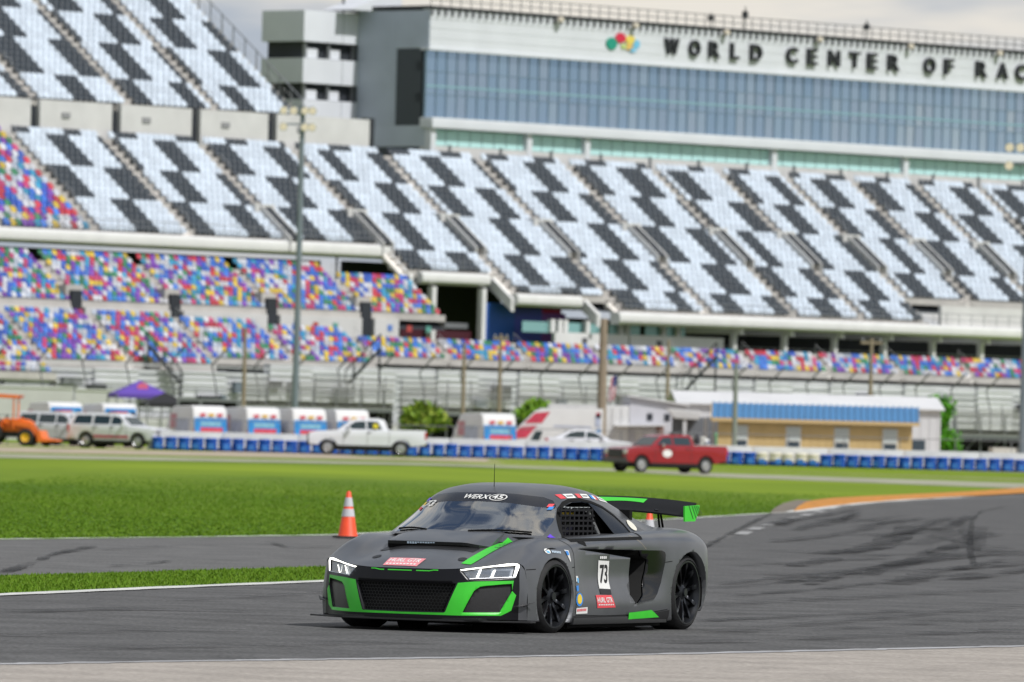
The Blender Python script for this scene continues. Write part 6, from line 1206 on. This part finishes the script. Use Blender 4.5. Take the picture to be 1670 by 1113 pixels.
def shrub(name, px, py, Y, rx, rz, zc, n, size, cols, lab, cat, seed):
    p = at(px, py, Y); t_ = thing(name, (p.x, Y, .1), 0, lab, cat); foliage('crown', t_, (0, 0, zc), (rx, rx*.8, rz), n, size, cols, seed)
    m = MB(); m.tube([(0, 0, 0), (.05, 0, zc*.6), (0, .02, zc)], [.14, .1, .05], 7); 
    for k in range(5): a_ = k*1.26; m.tube([(0, 0, zc*.5), (rx*.5*math.cos(a_), rx*.4*math.sin(a_), zc+rz*.3)], [.06, .02], 5)
    m.build('trunk', mat('bark', (.12, .09, .06), .9), t_)
G1 = [(.24, .34, .03), (.16, .26, .02), (.30, .36, .05), (.09, .16, .015)]; G2 = [(.16, .32, .02), (.11, .23, .015), (.22, .36, .03)]; G3 = [(.08, .30, .015), (.06, .21, .012), (.12, .34, .02)]
shrub('palm_bush', 690, 720, 500, 1.3, 1.05, 2.05, 2600, .20, G1, 'bushy palm behind the white pickup bed', 'bush', 3); shrub('leafy_bush', 870, 720, 505, 1.25, .75, 2.65, 2200, .18, G2, 'round green bush above the race transporter', 'bush', 4); shrub('leafy_tree', 1528, 720, 496, 1.4, 1.8, 2.05, 8000, .18, G3, 'dense green tree at the right end of the white barn', 'tree', 5)
# ================================================================ POLES, LIGHTS, FLAG
M_wood = mat('pole_wood', (.26, .21, .15), .85, var=.15, scale=2); M_pole = mat('galvanised', (.22, .26, .30), .45, .5, var=.08, scale=1)
def pole(px0, py0, py1, Y, r_, m_, lab, arm=None, name='utility_pole', cat='pole'):
    b0 = at(px0, py1, Y); top = at(px0, py0, Y).z; t_ = thing(name, (b0.x, Y, 0), 0, lab, cat); m = MB(); m.tube([(0, 0, 0), (0, 0, top*.5), (0, 0, top)], [r_*1.15, r_, r_*.8], 10); m.build('shaft', m_, t_, smooth=50)
    m = MB(); m.lathe([(r_*1.8, 0), (r_*1.8, .25), (r_*1.1, .3)], 10); m.build('footing', M_sc, t_)
    if arm: m = MB(); m.box(-arm, arm, -.06, .06, top-.35, top-.18); m.build('cross_arm', M_wood, t_); 
    if arm:
        for x in (-arm*.8, arm*.8): m = MB(); m.lathe([(.05, 0), (.07, .08), (.03, .16)], 8, 'z', (x, 0, top-.18)); m.build('insulator', M_gry, t_)
    return t_, top
pole(396, 535, 702, 508, .13, M_wood, 'thin wooden pole left of the tall light mast'); pole(754, 560, 700, 506, .13, M_wood, 'wooden pole right of the palm bush'); pole(813, 545, 700, 512, .12, M_wood, 'wooden pole with cross arm left of the leafy bush', .45); pole(980, 520, 714, 478, .26, M_wood, 'thick wooden pole beside the flag'); pole(1087, 555, 700, 520, .12, M_wood, 'slim wooden pole rising behind the white annex'); pole(1197, 592, 738, 462, .14, mat('pole_green_grey', (.20, .23, .19), .7), 'grey green pole in front of the tan house'); pole(1418, 552, 700, 510, .13, M_wood, 'wooden pole with cross arm behind the barn roof', .65)
def lightmast(px, pyt, Y, lab, n):
    t_, top = pole(px, pyt, 706, Y, .19, M_pole, lab, None, 'light_mast', 'light mast')
    for z in (top-.15, top-1.15):
        m = MB(); m.box(-1.25, .65, -.06, .06, z-.05, z+.05); m.build('lamp_bar', M_pole, t_)
        for x in (-1.15, -.55, .15, .6):
            if n and not (z < top-.5 and x == -.55):
                m = MB(); m.lathe([(.01, .22), (.13, .2), (.22, .04), (.26, -.16), (.24, -.17), (.02, -.10)], 14, 'y', (x, -.22, z-.18)); l_ = m.build('flood_lamp', M_chr, t_, smooth=40); m = MB(); m.lathe([(.005, -.385), (.235, -.385)], 14, 'y', (x, 0, z-.18)); m.build('lamp_glass', mat('lamp_cream', (.75, .66, .5), .25), l_)
    return t_
lightmast(480, 172, 520, 'tall grey light mast with flood lamps left of the white pickup', 1); lightmast(1668, 232, 470, 'tall grey light mast cut by the right edge', 1)
p = at(555, 200, 655); t_ = thing('thin_mast', (p.x, 655, 0), 0, 'very thin dark mast in front of the stair tower', 'mast'); m = MB(); m.tube([(0, 0, 0), (0, 0, 38)], .09, 8); m.build('shaft', M_drk, t_); m = MB(); m.lathe([(.3, 0), (.3, .4), (.1, .5)], 10); m.build('footing', M_sc, t_)
p = at(1005, 690, 484); t_ = thing('flag', (p.x, 484, .1), 0, 'furled stars and stripes flag hanging beside the thick wooden pole', 'flag'); m = MB(); m.tube([(0, 0, 0), (0, 0, 4.85)], .035, 6); m.build('staff', M_gry, t_)
def clothp(u, v): return (-.02-.30*u-.10*v*(1-u)*0-.30*v*.55+.03*math.sin(9*u+3*v), .05*math.sin(11*u+2*v), 4.78-1.45*v-.35*u*.3)
for k in range(7): m = MB(); m.grid([[clothp(u, v) for v in np.linspace(0 if k > 3 else .42, 1, 8)] for u in np.linspace(k/7, (k+1)/7, 4)]); m.build('stripe', mat('flag_red', (.42, .02, .05), .8) if k % 2 == 0 else mat('flag_white', (.6, .58, .58), .8), t_, smooth=60)
m = MB(); m.grid([[clothp(u, v) for v in np.linspace(0, .42, 6)] for u in np.linspace(0, 4/7, 6)]); m.build('canton', mat('flag_blue', (.03, .04, .16), .8), t_, smooth=60)
# ================================================================ TENTS, BLEACHERS, CLUTTER
def tent(px, py, Y, w_, d, ze, zp, col, lab, cat='canopy', wall=False):
    p = at(px, py, Y); t_ = thing('canopy_tent', (p.x, Y, .1), R(12), lab, cat); M_ = mat('canopy_'+lab[:6], col, .7); m = MB(); v = [(-w_, -d, ze), (w_, -d, ze), (w_, d, ze), (-w_, d, ze), (0, 0, zp), (-w_, -d, ze-.25), (w_, -d, ze-.25), (w_, d, ze-.25), (-w_, d, ze-.25)]
    m.add(v, [(0, 1, 4), (1, 2, 4), (2, 3, 4), (3, 0, 4), (0, 5, 6, 1), (1, 6, 7, 2), (2, 7, 8, 3), (3, 8, 5, 0)]); c_ = m.build('top', M_, t_, fix=False)
    for x in (-w_, w_):
        for y in (-d, d): m = MB(); m.tube([(x, y, 0), (x, y, ze)], .05, 6); m.build('leg', M_gry, t_)
    if wall: m = MB(); m.box(-w_, w_, d-.05, d, 0, ze-.2); m.build('back_wall', M_, t_)
    return t_, c_
t_, c_ = tent(226, 700, 545, 1.75, 1.75, 3.15, 4.05, (.10, .05, .34), 'purple pointed canopy tent behind the parked vehicles'); m = MB(); m.add([(.02+.36*math.cos(a), -.95+.25*math.sin(a)*0-.12, 3.62+.28*math.sin(a)) for a in np.linspace(0, 2*math.pi, 14, endpoint=False)], [tuple(range(14))]); m.build('emblem', mat('tent_pink', (.62, .12, .2), .7), c_)
tent(268, 700, 538, 1.4, 1.6, 2.6, 3.3, (.012, .012, .014), 'black pointed canopy beside the purple tent')
p = at(330, 700, 530); t_ = thing('black_marquee', (p.x, 530, .1), 0, 'flat black marquee with grey beams above the wrapped vans', 'marquee'); m = MB(); m.box(-1.6, 2.3, -1.0, 2.5, 2.75, 2.95); m.build('roof_beam', M_gry, t_); m = MB(); m.box(-1.55, 2.25, 2.2, 2.3, 0, 2.75); m.build('back_wall', M_flat, t_)
for x in (-1.5, -.1, 2.2): m = MB(); m.box(x-.08, x+.08, -1.0, -.84, 0, 2.75); m.build('post', M_gry, t_)
M_alu = mat('aluminium', (.52, .51, .49), .45, .4, var=.1, scale=1)
def bleacher(px0, px1, Y, zf, rows, lab, seed):
    a, b = at(px0, 680, Y).x, at(px1, 680, Y).x; t_ = thing('bleacher', ((a+b)/2, Y, .1), 0, lab, 'bleacher', 'open framed aluminium bleachers'); h = (b-a)/2; rd = random.Random(seed)
    for k in range(rows):
        z = zf+k*.25; y = k*.65; m = MB(); m.box(-h, h, y, y+.28, z, z+.05); m.build('bench_plank', M_alu, t_); m = MB(); m.box(-h, h, y-.32, y-.02, z-.34, z-.29); m.build('foot_plank', M_alu, t_)
    m = MB()
    for x in np.arange(-h, h+.01, 1.55):
        m.tube([(x, 0, 0), (x, 0, zf)], .045, 5); m.tube([(x, rows*.65, 0), (x, rows*.65, zf+rows*.25)], .045, 5); m.tube([(x, 0, zf-.3), (x, rows*.65, zf+rows*.25-.3)], .05, 5); m.tube([(x, 0, .2), (min(h, x+1.55), 0, zf-.3)], .03, 4); m.tube([(x, -.25, zf), (x, -.25, zf+.85)], .03, 4)
    for z in (zf-.35, zf+.4, zf+.85): m.tube([(-h, -.25, z), (h, -.25, z)], .035, 5)
    tag(m.build('frame', M_gry, t_), kind='stuff'); m = MB(); m.box(-h, h, 1.2, 1.3, 0, zf-.1); m.build('shade_sheet', M_flat, t_); m = MB(); m.box(-h, h, -.30, -.24, zf-.62, zf-.38); m.build('front_beam', M_gry, t_)  # flat black sheet added for the dark shade under the benches
bleacher(395, 640, 562, 3.05, 7, 'aluminium bleacher behind the vans and the white pickup', 1); bleacher(652, 832, 566, 2.95, 7, 'aluminium bleacher behind the palm bush', 2); bleacher(842, 1030, 570, 2.85, 7, 'aluminium bleacher behind the race transporter', 3); bleacher(1560, 1700, 540, 2.35, 6, 'aluminium bleacher at the right edge beside the green tree', 4)
for (px0, px1, z0, z1, Y, lab) in ((-60, 118, 2.7, 3.55, 560, 'low white wall section left of the purple tent'), (122, 200, 2.75, 3.45, 560, 'low white wall section right behind the purple tent')):
    a, b = at(px0, 680, Y).x, at(px1, 680, Y).x; t_ = thing('white_wall', ((a+b)/2, Y, 0), 0, lab, 'wall'); m = MB(); m.box(-(b-a)/2, (b-a)/2, 0, .4, 0, z1); m.build('panel', M_pan, t_); m = MB(); m.box(-(b-a)/2, (b-a)/2, -.06, .46, z1, z1+.1); m.build('coping', M_wht, t_)
# chain fence along the paddock
fn = thing('paddock_fence', (0, 0, 0), 0, 'low wire fence with thin rails behind the concrete barrier', 'fence')
for x in np.arange(-30, 32, 3.0): m = MB(); m.tube([(x, 459, 0), (x, 459, 1.75)], .03, 5); m.build('post', M_gry, fn)
for z in (1.0, 1.72): m = MB(); m.tube([(-30, 459, z), (32, 459, z)], .022, 5); m.build('rail', M_gry, fn)
